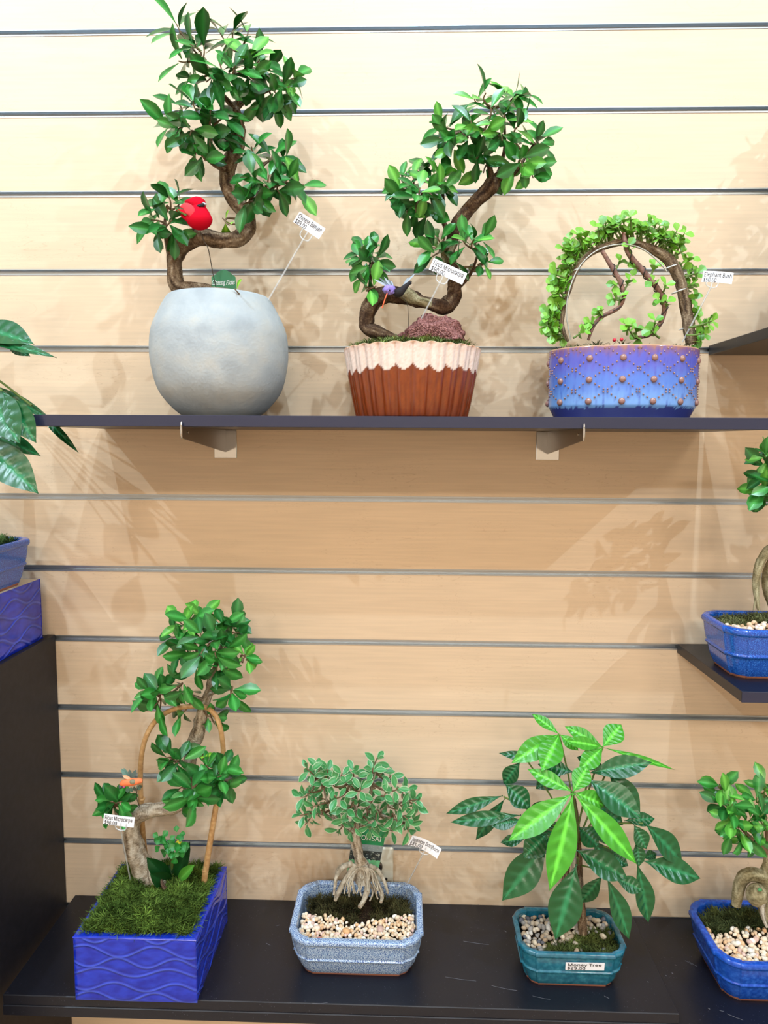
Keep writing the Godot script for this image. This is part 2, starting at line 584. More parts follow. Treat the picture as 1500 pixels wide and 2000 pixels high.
const DECK := 0.391
const DECK_LOW := 0.372
func shelves() -> void:
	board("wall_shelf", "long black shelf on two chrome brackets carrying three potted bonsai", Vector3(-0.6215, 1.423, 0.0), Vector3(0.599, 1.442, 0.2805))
	bracket(-0.369, "chrome shelf bracket under the round grey planter")
	bracket(0.2935, "chrome shelf bracket under the studded blue planter")
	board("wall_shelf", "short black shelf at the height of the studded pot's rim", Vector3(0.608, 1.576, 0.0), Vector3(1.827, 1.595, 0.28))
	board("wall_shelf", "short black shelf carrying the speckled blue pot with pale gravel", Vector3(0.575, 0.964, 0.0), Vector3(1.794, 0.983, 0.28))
	var lower := board("deck_board", "black lower deck board, bottom layer under the blue gravel pot", Vector3(-0.7237, 0.353, 0.0), Vector3(1.72, DECK_LOW, 0.2835))
	var upper := board("deck_board", "black upper deck board under boxthorn and money tree pots", Vector3(-0.7237, DECK_LOW + 0.0002, 0.0), Vector3(0.498, DECK, 0.2815))
	scuffs(upper, DECK, [[905, 1838, 955, 1845, 0.0005], [870, 1908, 930, 1916, 0.0004], [960, 1925, 1010, 1935, 0.0004], [1040, 1945, 1075, 1952, 0.0003], [985, 1818, 989, 1820, 0.0009], [930, 1765, 936, 1768, 0.0006], [520, 1842, 528, 1846, 0.0006], [540, 1808, 545, 1806, 0.0006], [610, 1960, 640, 1958, 0.0004], [1180, 1945, 1190, 1950, 0.0005], [1312, 1900, 1314, 1902, 0.0011], [1300, 1905, 1302, 1906, 0.0008], [1318, 1884, 1320, 1885, 0.0007], [1264, 1917, 1266, 1918, 0.0007]])
	scuffs(lower, DECK_LOW, [[1345, 1878, 1362, 1888, 0.0004], [1338, 1876, 1352, 1884, 0.0004], [1420, 1980, 1450, 1992, 0.0005], [1383, 1969, 1386, 1971, 0.0009], [1405, 1973, 1414, 1975, 0.0005], [1436, 1950, 1442, 1952, 0.0006]])
	# pedestal beside the deck
	var t := thing("display_pedestal", "tall black wooden pedestal cabinet beside the deck boards", "pedestal", Vector3(-1.0, 0, 0.2))
	var mb := Mb.new()
	mb.box(Vector3(-0.7600, 0.0, 0.002), Vector3(-0.7425, 0.9855, 0.44), 0.001)
	part("side_panel", mb, M.black_grain, t)
	mb = Mb.new()
	mb.box(Vector3(-1.30, 0.0, 0.002), Vector3(-1.2825, 0.9855, 0.44), 0.001)
	part("side_panel", mb, M.black_grain, t)
	mb = Mb.new()
	mb.box(Vector3(-1.2825, 0.03, 0.42), Vector3(-0.76, 0.966, 0.436), 0.001)
	part("front_panel", mb, M.black_grain, t)
	mb = Mb.new()
	mb.box(Vector3(-1.2825, 0.966, 0.002), Vector3(-0.76, 0.9845, 0.44), 0.001)
	part("top_panel", mb, M.black, t)

# ---------------------------------------------------------------- pots
# outline of a rectangular pot with notched, cut corners
func outline(a: float, b: float, c: float, n: float) -> PackedVector2Array:
	var q := []
	var e := 0.0035
	q.append(Vector2(a, b - c - e))
	q.append(Vector2(a, b - c))
	q.append(Vector2(a - n, b - c + n * 0.4))
	var s := Vector2(a - n * 1.2, b - c + n)
	var f := Vector2(a - c + n, b - n * 1.2)
	for k in 5:
		var t := k / 4.0
		q.append(s.lerp(f, t) + Vector2(1, 1).normalized() * sin(PI * t) * c * 0.16)
	q.append(Vector2(a - c + n * 0.4, b - n))
	q.append(Vector2(a - c, b))
	q.append(Vector2(a - c - e, b))
	var out := PackedVector2Array()
	for k: Array in [[1, 1, false], [-1, 1, true], [-1, -1, false], [1, -1, true]]:
		var l := q.duplicate()
		if k[2]:
			l.reverse()
		for p: Vector2 in l:
			out.append(Vector2(p.x * k[0], p.y * k[1]))
	return out

func loft(mb: Mb, at: Vector3, a: float, b: float, c: float, n: float, rows_: Array) -> void:
	var rows := []
	for r: Array in rows_:
		var row := PackedVector3Array()
		for p in outline(a - r[0], b - r[0], maxf(c - r[0] * 0.5, 0.004), n):
			row.append(at + Vector3(p.x, r[1], p.y))
		rows.append(row)
	mb.grid(rows, true)

# glazed bonsai pot: belted wall, flat rim and a bare clay foot
func bonsai_pot(called: String, label: String, at: Vector3, a: float, b: float, h: float, c: float, glaze: Material, rim: Material, lean := 0.02, wall := 0.013, group := "") -> Node3D:
	var t := thing(called, label, "planter", at, group)
	var mb := Mb.new()
	var l := lean
	loft(mb, at, a, b, c, 0.0025, [[l + 0.001, 0.0045], [l, 0.005], [l * 0.74, h * 0.2], [l * 0.56, h * 0.38], [l * 0.52, h * 0.415], [l * 0.50 - 0.002, h * 0.435], [l * 0.48 - 0.003, h * 0.46], [l * 0.46 - 0.002, h * 0.485], [l * 0.44, h * 0.50], [l * 0.38, h * 0.53], [l * 0.25, h * 0.7], [0.004, h * 0.84], [0.0025, h * 0.87]])
	part("wall", mb, glaze, t)
	mb = Mb.new()
	loft(mb, at, a, b, c, 0.0025, [[0.003, h * 0.86], [0.001, h * 0.885], [0.0, h * 0.91], [0.0, h * 0.96], [0.0012, h * 0.99], [0.0035, h], [0.004, h], [wall - 0.003, h], [wall - 0.001, h * 0.985], [wall, h * 0.95], [wall + 0.002, h * 0.45]])
	part("rim", mb, rim, t)
	mb = Mb.new()
	loft(mb, at, a, b, c, 0.0025, [[l + 0.006, 0.0], [l + 0.002, 0.0], [l + 0.001, 0.0046]])
	part("foot", mb, M.clay, t)
	mb = Mb.new()
	var ring := []
	for p in outline(a - l - 0.004, b - l - 0.004, c, 0.004):
		ring.append(at + Vector3(p.x, 0.004, p.y))
	mb.fan(ring, at + Vector3(0, 0.004, 0))
	part("floor_slab", mb, M.clay, t)
	return t

# cobalt planter with raised wave lines on its four sides
func wave_planter(label: String, lo: Vector3, hi: Vector3, upturned: bool) -> Node3D:
	var t := thing("wave_planter", label, "planter", Vector3((lo.x + hi.x) / 2, lo.y, (lo.z + hi.z) / 2), "cobalt planters with wave relief")
	var corner := [Vector3(lo.x, 0, hi.z), Vector3(hi.x, 0, hi.z), Vector3(hi.x, 0, lo.z), Vector3(lo.x, 0, lo.z)]
	var h := hi.y - lo.y
	for s in 4:
		var a: Vector3 = corner[s]
		var b: Vector3 = corner[(s + 1) % 4]
		var along := (b - a).normalized()
		var out := along.cross(Vector3.UP) * -1.0
		out = Vector3(along.z, 0, -along.x) * -1.0
		var len_ := (b - a).length()
		var rows := []
		var cols := []
		var tint := FastNoiseLite.new()
		tint.seed = 7 + s
		tint.frequency = 24.0
		var nx := 120
		var ny := 66
		for i in ny + 1:
			var y := h * i / ny
			var row := PackedVector3Array()
			var cr := PackedColorArray()
			for j in nx + 1:
				var x := len_ * j / nx
				var d := 1.0
				var lift := 0.0
				for k in range(-1, 7):
					var ph := PI * k + s * 1.3 + 0.7 * sin(k * 2.1 + s)
					var wl := 0.118 + 0.012 * sin(k * 3.7 + s * 2.0)
					var am := 0.0095 + 0.0018 * sin(k * 5.3 + s)
					var cy := (k + 0.4 + 0.14 * sin(k * 4.1)) * 0.0225 + am * sin(TAU * x / wl + ph)
					var slope := am * TAU / wl * cos(TAU * x / wl + ph)
					d = minf(d, absf(y - cy) / sqrt(1.0 + slope * slope))
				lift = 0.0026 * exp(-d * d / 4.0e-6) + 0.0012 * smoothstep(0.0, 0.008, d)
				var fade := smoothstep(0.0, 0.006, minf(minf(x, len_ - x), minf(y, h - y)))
				var base_blue := lin(14, 34, 158).lerp(lin(30, 58, 196), clampf(0.5 + tint.get_noise_2d(x, y * 2.0), 0.0, 1.0))
				cr.append(base_blue.lerp(lin(84, 112, 216), 0.5 * exp(-d * d / 2.2e-6)).lerp(lin(8, 24, 120), 0.6 * exp(-pow((d - 0.0036) / 0.0014, 2.0))))  # paler along the ridge crests, darker just beside them
				row.append(a + along * x + Vector3(0, lo.y + y, 0) + out * (lift * fade - 0.0010))
			rows.append(row)
			cols.append(cr)
		var mb := Mb.new()
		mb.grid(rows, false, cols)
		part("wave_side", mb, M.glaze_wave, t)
	var top := lo.y if upturned else hi.y
	var dn := 1.0 if upturned else -1.0
	var mb := Mb.new()
	var w := 0.016
	var rings := []
	for r: Array in [[0.0008, -0.0012], [0.0, 0.0], [-0.002, 0.0012], [-w, 0.0008], [-w - 0.002, -0.002], [-w - 0.003, -0.07]]:
		var row := PackedVector3Array()
		for k: Array in [[-1, 1], [1, 1], [1, -1], [-1, -1]]:
			row.append(Vector3((lo.x + hi.x) / 2 + ((hi.x - lo.x) / 2 + r[0]) * k[0], top - r[1] * dn, (lo.z + hi.z) / 2 + ((hi.z - lo.z) / 2 + r[0]) * k[1]))
		rings.append(row)
	for i in rings.size() - 1:
		for j in 4:
			var k := (j + 1) % 4
			mb.flat_quad(rings[i][j], rings[i][k], rings[i + 1][k], rings[i + 1][j])
	part("rim", mb, M.glaze_cobalt, t)
	mb = Mb.new()
	var cap := hi.y - 0.0003 if upturned else lo.y + 0.006
	mb.flat_quad(Vector3(lo.x + 0.002, cap, hi.z - 0.002), Vector3(hi.x - 0.002, cap, hi.z - 0.002), Vector3(hi.x - 0.002, cap, lo.z + 0.002), Vector3(lo.x + 0.002, cap, lo.z + 0.002))
	part("base", mb, M.bisque, t)
	return t

# ---------------------------------------------------------------- shape helpers
# smooth curve through control points, each a Vector4 (point, radius)
func smooth(ctrl: Array, sub_: int) -> Array:
	var out := []
	var n := ctrl.size()
	for i in n - 1:
		var a: Vector4 = ctrl[maxi(i - 1, 0)]
		var b: Vector4 = ctrl[i]
		var d: Vector4 = ctrl[i + 1]
		var e: Vector4 = ctrl[mini(i + 2, n - 1)]
		for k in sub_:
			var t := float(k) / sub_
			out.append(0.5 * (2.0 * b + (d - a) * t + (2.0 * a - 5.0 * b + 4.0 * d - e) * t * t + (3.0 * b - a - 3.0 * d + e) * t * t * t))
	out.append(ctrl[n - 1])
	return out

func v4(p: Vector3, r: float) -> Vector4:
	return Vector4(p.x, p.y, p.z, r)

func v3(q: Vector4) -> Vector3:
	return Vector3(q.x, q.y, q.z)

# photo pixel rows [x, y, distance from wall, radius in pixels] to curve points
func path(rows: Array) -> Array:
	var out := []
	for r: Array in rows:
		out.append(v4(P(r[0], r[1], r[2]), r[3] * PX(r[0], r[1], r[2])))
	return out

# a tube along a curve; rough makes it knobbly, ridges gives twisted cords
func sweep(mb: Mb, ctrl: Array, sides := 10, sub_ := 5, rough := 0.0, ridges := 0, ridge := 0.0, seed_ := 1, twist := 2.5) -> void:
	var pts := smooth(ctrl, sub_)
	var noise := FastNoiseLite.new()
	noise.seed = seed_
	noise.frequency = 1.0
	var rows := []
	var uvs := []
	var u := Vector3.ZERO
	var run := 0.0
	for i in pts.size():
		var p := v3(pts[i])
		var t := (v3(pts[mini(i + 1, pts.size() - 1)]) - v3(pts[maxi(i - 1, 0)])).normalized()
		if i == 0:
			u = Vector3(0.02, 0.03, -1.0) - t * t.dot(Vector3(0.02, 0.03, -1.0))
			u = (u if u.length() > 0.05 else t.cross(Vector3.UP)).normalized()
		else:
			run += (p - v3(pts[i - 1])).length()
			u = (u - t * u.dot(t)).normalized()
		var w := t.cross(u)
		var row := PackedVector3Array()
		var ur := PackedVector2Array()
		for j in sides + 1:
			var a := TAU * (j % sides) / sides
			ur.append(Vector2(float(j) / sides, run / 0.16 + seed_ * 0.37))
			var d := u * cos(a) + w * sin(a)
			var r: float = maxf(pts[i].w, 0.0002)
			var k := 1.0
			if rough > 0.0:
				k += rough * noise.get_noise_3d(d.x * 1.1 + run * 28.0, d.y * 1.1, d.z * 1.1 + run * 14.0)
			if ridges > 0:
				k += ridge * cos(ridges * a + run / maxf(r, 0.004) * twist / ridges)
			row.append(p + d * r * k)
		rows.append(row)
		uvs.append(ur)
	mb.grid(rows, false, [], uvs)
	mb.fan(Array(rows[0]), v3(pts[0]), true)
	mb.fan(Array(rows[rows.size() - 1]), v3(pts[pts.size() - 1]))

func wire_path(called: String, pts: Array, r: float, m: Material, parent: Node3D, sides := 6) -> MeshInstance3D:
	var mb := Mb.new()
	var c := []
	for p: Vector3 in pts:
		c.append(v4(p, r))
	sweep(mb, c, sides, 4)
	return part(called, mb, m, parent)

# a solid of revolution about a vertical axis; profile rows are [radius, height]
func lathe(mb: Mb, at: Vector3, profile: Array, seg := 64) -> void:
	var rows := []
	var uvs := []
	for i in profile.size():
		var row := PackedVector3Array()
		var ur := PackedVector2Array()
		for j in seg + 1:
			var a := TAU * j / seg
			row.append(at + Vector3(sin(a) * profile[i][0], profile[i][1], cos(a) * profile[i][0]))
			ur.append(Vector2(float(j) / seg, profile[i][1]))
		rows.append(row)
		uvs.append(ur)
	mb.grid(rows, false, [], uvs)

func ball(mb: Mb, at: Vector3, r: Vector3, n := 8) -> void:
	var rows := []
	for i in n + 1:
		var th := PI * i / n
		var row := PackedVector3Array()
		for j in n * 2:
			var a := PI * j / n
			row.append(at + Vector3(sin(th) * cos(a) * r.x, cos(th) * r.y, sin(th) * sin(a) * r.z))
		rows.append(row)
	mb.grid(rows, true)

# ---------------------------------------------------------------- leaves
# one leaf along +y with its face towards +z. widest: where along it the blade is broadest
func leaf_mesh(m: Material, length: float, width: float, widest := 0.58, fold := 0.18, bend := 0.16, nl := 5, rib := 1.9, edge := Color.WHITE, pleat := 0.0, taper := 0.8) -> ArrayMesh:
	var mb := Mb.new()
	var tone: Color = m.get_meta("tone", Color.WHITE)
	var us := [-1.0, -0.55, -0.07, 0.07, 0.55, 1.0]
	if edge != Color.WHITE:
		us = [-1.0, -0.72, -0.05, 0.05, 0.72, 1.0]
	if pleat > 0.0:
		us = [-1.0, -0.75, -0.5, -0.25, -0.06, 0.06, 0.25, 0.5, 0.75, 1.0]
	var rows := []
	var cols := []
	for i in nl + 1:
		var t := float(i) / nl
		var s := pow(t, log(0.5) / log(widest))
		var w := width * 0.5 * pow(maxf(sin(PI * s), 0.0), taper)
		if i == 0:
			w = width * 0.05
		var row := PackedVector3Array()
		var cr := PackedColorArray()
		for u: float in us:
			var z := absf(u) * w * fold * 2.0 - bend * length * t * t
			if pleat > 0.0:
				z += pleat * sin(t * 44.0 - absf(u) * 5.0) * (1.0 - absf(u)) * minf(absf(u) * 6.0, 1.0)
			row.append(Vector3(u * w, t * length, z))
			var col := Color(1, 1, 1)
			if absf(u) < 0.1:
				col = Color(rib * 1.3, rib, rib * 1.3) if rib > 1.0 else col
			elif edge != Color.WHITE and absf(u) > 0.9:
				cr.append(edge)
				continue
			elif pleat > 0.0:
				var vein := 1.0 + 0.35 * maxf(0.0, sin(t * 44.0 - absf(u) * 5.0 + 0.9)) * (1.0 - absf(u))
				col = Color(vein, vein, vein)
			cr.append(Color(minf(tone.r * col.r, 1.0), minf(tone.g * col.g, 1.0), minf(tone.b * col.b, 1.0)))
		rows.append(row)
		cols.append(cr)
	mb.grid(rows, false, cols)
	return mb.mesh(m)

var leaves := {}
func leaf_sets() -> void:
	for k: String in ["dark", "mid", "light", "new"]:
		leaves[k] = []
		for s: Array in [[0.042, 0.0205, 0.6, 0.12, 0.08], [0.042, 0.0190, 0.56, 0.2, 0.14], [0.042, 0.0220, 0.62, 0.1, 0.2]]:
			leaves[k].append(leaf_mesh(M["leaf_" + k], s[0], s[1], s[2], s[3], s[4]))
	leaves.elephant = []
	for k: String in ["leaf_elephant", "leaf_elephant_deep", "leaf_elephant"]:
		leaves.elephant.append(leaf_mesh(M[k], 0.0158, 0.0140, 0.6, 0.1, 0.12, 5, 1.0))
	leaves.boxthorn = []
	for s: float in [0.1, 0.22, 0.3]:
		leaves.boxthorn.append(leaf_mesh(M.leaf_boxthorn, 0.0228, 0.0122, 0.54, 0.16, s, 5, 1.3, Color(0.5, 0.66, 0.42)))
	leaves.kalanchoe = [leaf_mesh(M.leaf_kalanchoe, 0.018, 0.017, 0.6, 0.14, 0.2, 6, 1.25)]

# turns a leaf so that it runs along dir and shows its face towards face
func leaf_frame(at: Vector3, dir: Vector3, face: Vector3, scale_: float) -> Transform3D:
	var y := dir.normalized()
	var z := face - y * face.dot(y)
	if z.length() < 0.05:
		z = y.cross(Vector3(0.3, 0.1, 0.9))
	z = z.normalized()
	return Transform3D(Basis(y.cross(z) * scale_, y * scale_, z * scale_), at)

# a whorl of leaves at the end of a twig
func rosette(tree: Node3D, at: Vector3, axis: Vector3, n: int, size: float, sets: Array, open_from := 22.0, open_to := 92.0) -> void:
	var a := axis.normalized()
	var u := a.cross(Vector3(0.2, 0.35, 0.9)).normalized()
	var w := a.cross(u)
	var turn := rng.randf() * TAU
	for i in n:
		var f := (i + 0.5) / n
		var az := turn + i * 2.39996 + rng.randf_range(-0.3, 0.3)
		var th := deg_to_rad(lerpf(open_from, open_to, sqrt(f)) + rng.randf_range(-9, 9))
		var d := a * cos(th) + (u * cos(az) + w * sin(az)) * sin(th)
		d.y -= 0.1 * f
		var kind: String = sets[rng.randi() % sets.size()]
		var meshes: Array = leaves[kind]
		var face := a * 0.55 + Vector3(rng.randf_range(-0.35, 0.35), 0.3, 0.75 + rng.randf_range(-0.3, 0.3))
		var p := at - a * (f * 0.014 * size) + d * 0.004
		put("leaf", meshes[rng.randi() % meshes.size()], tree, leaf_frame(p - tree.position, d, face, size * rng.randf_range(0.78, 1.12)))

# twigs and leaf whorls of a tree. tips rows: [x, y, dz, angle in degrees (90 up), leaves, size]; nodes: points that twigs spring from
func crown(tree: Node3D, tips: Array, z0: float, nodes: Array, sets: Array, twig: Material, size := 1.0) -> void:
	for t: Array in tips:
		var z: float = z0 + t[2]
		var p := P(t[0], t[1], z)
		var a := deg_to_rad(t[3])
		var ax := Vector3(cos(a), sin(a), clampf(t[2] * 5.0, -0.5, 0.55) + rng.randf_range(0.0, 0.25)).normalized()
		var best: Vector3 = nodes[0]
		for q: Vector3 in nodes:
			if (q - p).length() < (best - p).length():
				best = q
		var mid := p.lerp(best, 0.45) - ax * 0.012
		var mb := Mb.new()
		sweep(mb, [v4(best, 0.0024), v4(mid, 0.0019), v4(p - ax * 0.008, 0.0014), v4(p + ax * 0.003, 0.001)], 6, 4)
		part("twig", mb, twig, tree)
		rosette(tree, p, ax, t[4], size * t[5], t[6] if t.size() > 6 else sets)

func nodes_of(rows: Array, every := 1) -> Array:
	var out := []
	for i in range(0, rows.size(), every):
		out.append(P(rows[i][0], rows[i][1], rows[i][2]))
	return out

# ---------------------------------------------------------------- beds of moss, soil and gravel
func in_plan(x: float, z: float, a: float, b: float, c: float) -> bool:
	return absf(x) <= a and absf(z) <= b and absf(x) + absf(z) <= a + b - c

# a lumpy surface filling a pot; height(x, z) is above the pot's centre
func bed_mesh(at: Vector3, a: float, b: float, height: Callable, n := 22) -> Mb:
	var mb := Mb.new()
	var rows := []
	for i in n + 1:
		var row := PackedVector3Array()
		for j in n + 1:
			var x := lerpf(-a, a, float(j) / n)
			var z := lerpf(-b, b, float(i) / n)
			row.append(at + Vector3(x, height.call(x, z), z))
		rows.append(row)
	mb.grid(rows)
	return mb

var tuft: ArrayMesh
var stones: Array = []
func make_bits() -> void:
	var mb := Mb.new()
	for i in 8:
		var a := rng.randf() * TAU
		var out := Vector3(cos(a), 0, sin(a))
		var side := Vector3(-sin(a), 0, cos(a)) * 0.0007
		var tilt := rng.randf_range(0.4, 1.3)
		var l := rng.randf_range(0.009, 0.019)
		var p1 := out * l * 0.35 * tilt + Vector3.UP * l * 0.5
		var p2 := out * l * tilt * 0.9 + Vector3.UP * l * rng.randf_range(0.35, 0.9)
		var base := out * 0.001
		mb.grid([PackedVector3Array([base - side, base + side]), PackedVector3Array([p1 - side * 0.9, p1 + side * 0.9]), PackedVector3Array([p2 - side * 0.3, p2 + side * 0.3])])
		var p3 := p1 + Vector3(side.x, 0.0006, side.z) * 4.0 + out.rotated(Vector3.UP, 0.9) * l * 0.35
		mb.flat_quad(p1 - side * 0.6, p1 + side * 0.6, p3 + side * 0.2, p3 - side * 0.2)
	tuft = mb.mesh(M.moss)
	for k in 3:
		var st := Mb.new()
		var r := Vector3(1.0, rng.randf_range(0.55, 0.8), rng.randf_range(0.7, 1.0))
		ball(st, Vector3.ZERO, r, 5)
		var nz := FastNoiseLite.new()
		nz.seed = 90 + k
		nz.frequency = 0.9
		for i in st.v.size():
			st.v[i] *= 1.0 + 0.3 * nz.get_noise_3dv(st.v[i])
		stones.append(st.mesh(M.pebble))

func copies(called: String, mesh: Mesh, list: Array, cols: Array, at: Vector3, label: String, category: String) -> void:
	var mm := MultiMesh.new()
	mm.transform_format = MultiMesh.TRANSFORM_3D
	mm.use_colors = true
	mm.mesh = mesh
	mm.instance_count = list.size()
	for i in list.size():
		mm.set_instance_transform(i, list[i])
		mm.set_instance_color(i, cols[i])
	var o := MultiMeshInstance3D.new()
	o.multimesh = mm
	o.name = numbered(self, called)
	add_child(o, true)
	o.position = at
	tag(o, label, category, "", "stuff")

# moss: a mound under thousands of fine shoots. where(x, z) says where it grows
func moss(called: String, label: String, at: Vector3, a: float, b: float, cut: float, height: Callable, where: Callable, step: float, size := 1.0, tone := Vector3(0.05, 0.085, 0.016)) -> void:
	var list := []
	var cols := []
	var patch := FastNoiseLite.new()
	patch.seed = called.hash() % 1000
	patch.frequency = 22.0
	var x := -a
	while x <= a:
		var z := -b
		while z <= b:
			var px := x + rng.randf_range(-1, 1) * step
			var pz := z + rng.randf_range(-1, 1) * step
			if in_plan(px, pz, a, b, cut) and where.call(px, pz):
				var s := size * rng.randf_range(0.7, 1.35)
				var bs := Basis(Vector3.UP, rng.randf() * TAU) * Basis(Vector3.RIGHT, rng.randf_range(-0.5, 0.5))
				list.append(Transform3D(bs.scaled(Vector3.ONE * s), Vector3(px, height.call(px, pz) - 0.001, pz)))
				var n := patch.get_noise_2d(px, pz)
				var g := rng.randf_range(0.7, 2.6) * (1.0 + n * 0.9)
				cols.append(Color(tone.x * g * (1.0 + 0.25 * n), tone.y * g * (1.0 + 0.3 * maxf(n, 0.0)), tone.z * g))
			z += step
		x += step
	copies(called, tuft, list, cols, at, label, "moss")

const STONE_TONES := [[0.78, 0.55, 0.34], [0.82, 0.66, 0.48], [0.86, 0.76, 0.62], [0.7, 0.44, 0.24], [0.72, 0.5, 0.42], [0.88, 0.82, 0.72], [0.8, 0.6, 0.42], [0.84, 0.7, 0.52]]
const RIVER_TONES := [[0.42, 0.36, 0.28], [0.55, 0.47, 0.36], [0.3, 0.28, 0.26], [0.62, 0.58, 0.52], [0.5, 0.38, 0.26], [0.12, 0.13, 0.16], [0.68, 0.6, 0.46], [0.36, 0.34, 0.32]]
func gravel(called: String, label: String, at: Vector3, a: float, b: float, cut: float, height: Callable, where: Callable, step: float, size: float, tones: Array) -> void:
	var list := [[], [], []]
	var cols := [[], [], []]
	var x := -a
	while x <= a:
		var z := -b
		while z <= b:
			var px := x + rng.randf_range(-0.5, 0.5) * step
			var pz := z + rng.randf_range(-0.5, 0.5) * step
			if in_plan(px, pz, a, b, cut) and where.call(px, pz):
				var s := size * rng.randf_range(0.7, 1.35)
				var bs := Basis.from_euler(Vector3(rng.randf_range(-0.5, 0.5), rng.randf() * TAU, rng.randf_range(-0.5, 0.5)))
				list[0].append(Transform3D(bs.scaled(Vector3.ONE * s), Vector3(px, height.call(px, pz) + rng.randf_range(-0.0015, 0.0025), pz)))
				var t: Array = tones[rng.randi() % tones.size()]
				var g := rng.randf_range(0.8, 1.1)
				cols[0].append(Color(t[0] * g, t[1] * g, t[2] * g))
			z += step
		x += step
	copies(called, stones[called.length() % 3], list[0], cols[0], at, label, "gravel")

# ---------------------------------------------------------------- lettering and tags
func letters(text: String, height: float, font: String, wide := 0.0, bold := false) -> Array:
	var f := SystemFont.new()
	f.font_names = PackedStringArray([font])
	var t := TextMesh.new()
	t.text = text
	t.font = f
	t.font_size = 64
	t.pixel_size = height / 64.0
	t.depth = 0.0004
	t.curve_step = 1.0
	t.horizontal_alignment = HORIZONTAL_ALIGNMENT_LEFT
	var arr := t.get_mesh_arrays()
	if wide > 0.0:
		var vs: PackedVector3Array = arr[Mesh.ARRAY_VERTEX]
		var lo := 1e9
		var hi := -1e9
		for p in vs:
			lo = minf(lo, p.x)
			hi = maxf(hi, p.x)
		for i in vs.size():
			vs[i].x = (vs[i].x - lo) * wide / maxf(hi - lo, 1e-6)
		arr[Mesh.ARRAY_VERTEX] = vs
	return arr

# bends card geometry about its own vertical axis
func bent(p: Vector3, curve: float) -> Vector3:
	if absf(curve) < 1e-4:
		return p
	var a := p.x * curve
	return Vector3(sin(a) / curve * (1.0), p.y, (1.0 - cos(a)) / curve * -1.0 + p.z * cos(a))

# a price card on a clear stake. c: card centre pixel, z: distance from wall, size in pixels, deg: its slope in the picture
func price_tag(label: String, lines: Array, cx: float, cy: float, z: float, w_px: float, h_px: float, deg: float, foot: Array, curve := 0.0, yaw := 0.0, widths: Array = [0.88, 0.4]) -> void:
	var s := PX(cx, cy, z)
	var w := w_px * s
	var h := h_px * s
	var foot_p := P(foot[0], foot[1], foot[2])
	var root := thing("price_tag", label, "price tag", foot_p, "price tags on clear stakes")
	var card := Node3D.new()
	var frame := Transform3D(Basis.from_euler(Vector3(-0.06, yaw, deg_to_rad(deg)), EULER_ORDER_ZYX), P(cx, cy, z))
	var mb := Mb.new()
	var n := 10
	for side: float in [0.0004, -0.0004]:
		var rows := []
		for i in 2:
			var row := PackedVector3Array()
			for j in n + 1:
				row.append(frame * bent(Vector3(lerpf(-w, w, float(j) / n) * 0.5, lerpf(-h, h, i) * 0.5, side), curve))
			rows.append(row)
		mb.grid(rows)
	card.free()
	var cm := part("card", mb, M.paper, root)
	var tm := Mb.new()
	for i in lines.size():
		var arr := letters(lines[i], h * 0.52, "Droid Sans", w * widths[i])
		var vs: PackedVector3Array = arr[Mesh.ARRAY_VERTEX]
		var top := h * (0.13 if i == 0 else -0.29)
		var lo_y := 1e9
		var hi_y := -1e9
		for p in vs:
			lo_y = minf(lo_y, p.y)
			hi_y = maxf(hi_y, p.y)
		for k in vs.size():
			var p := vs[k]
			vs[k] = frame * bent(Vector3(p.x - w * 0.45, p.y - (lo_y + hi_y) * 0.5 + top, p.z + 0.0008), curve)
		arr[Mesh.ARRAY_VERTEX] = vs
		tm.add(arr, Transform3D.IDENTITY)
	sub("lettering", tm, M.ink, cm)
	var grip := frame * Vector3(0, -h * 0.5 - 0.012, 0) if foot.size() < 4 else P(foot[3], foot[4], z)
	wire_path("stake", [foot_p, foot_p.lerp(grip, 0.5), grip], 0.0015, M.clear, root)
	var up := (frame.basis.y * 0.55 + (grip - foot_p).normalized() * 0.45).normalized()
	var rt := up.cross(Vector3(0, 0, 1)).normalized()
	for k: float in [-1.0, 0.0, 1.0]:
		wire_path("prong", [grip, grip + rt * 0.009 * k + up * 0.004, grip + rt * 0.010 * k + up * 0.018], 0.0012, M.clear, root)

# ---------------------------------------------------------------- the plants on the long shelf
const SHELF := 1.442

func limb(called: String, rows: Array, m: Material, tree: Node3D, rough := 0.16, ridges := 3, ridge := 0.10, seed_ := 1) -> MeshInstance3D:
	var mb := Mb.new()
	sweep(mb, path(rows), 14, 6, rough, ridges, ridge, seed_)
	return part(called, mb, m, tree)

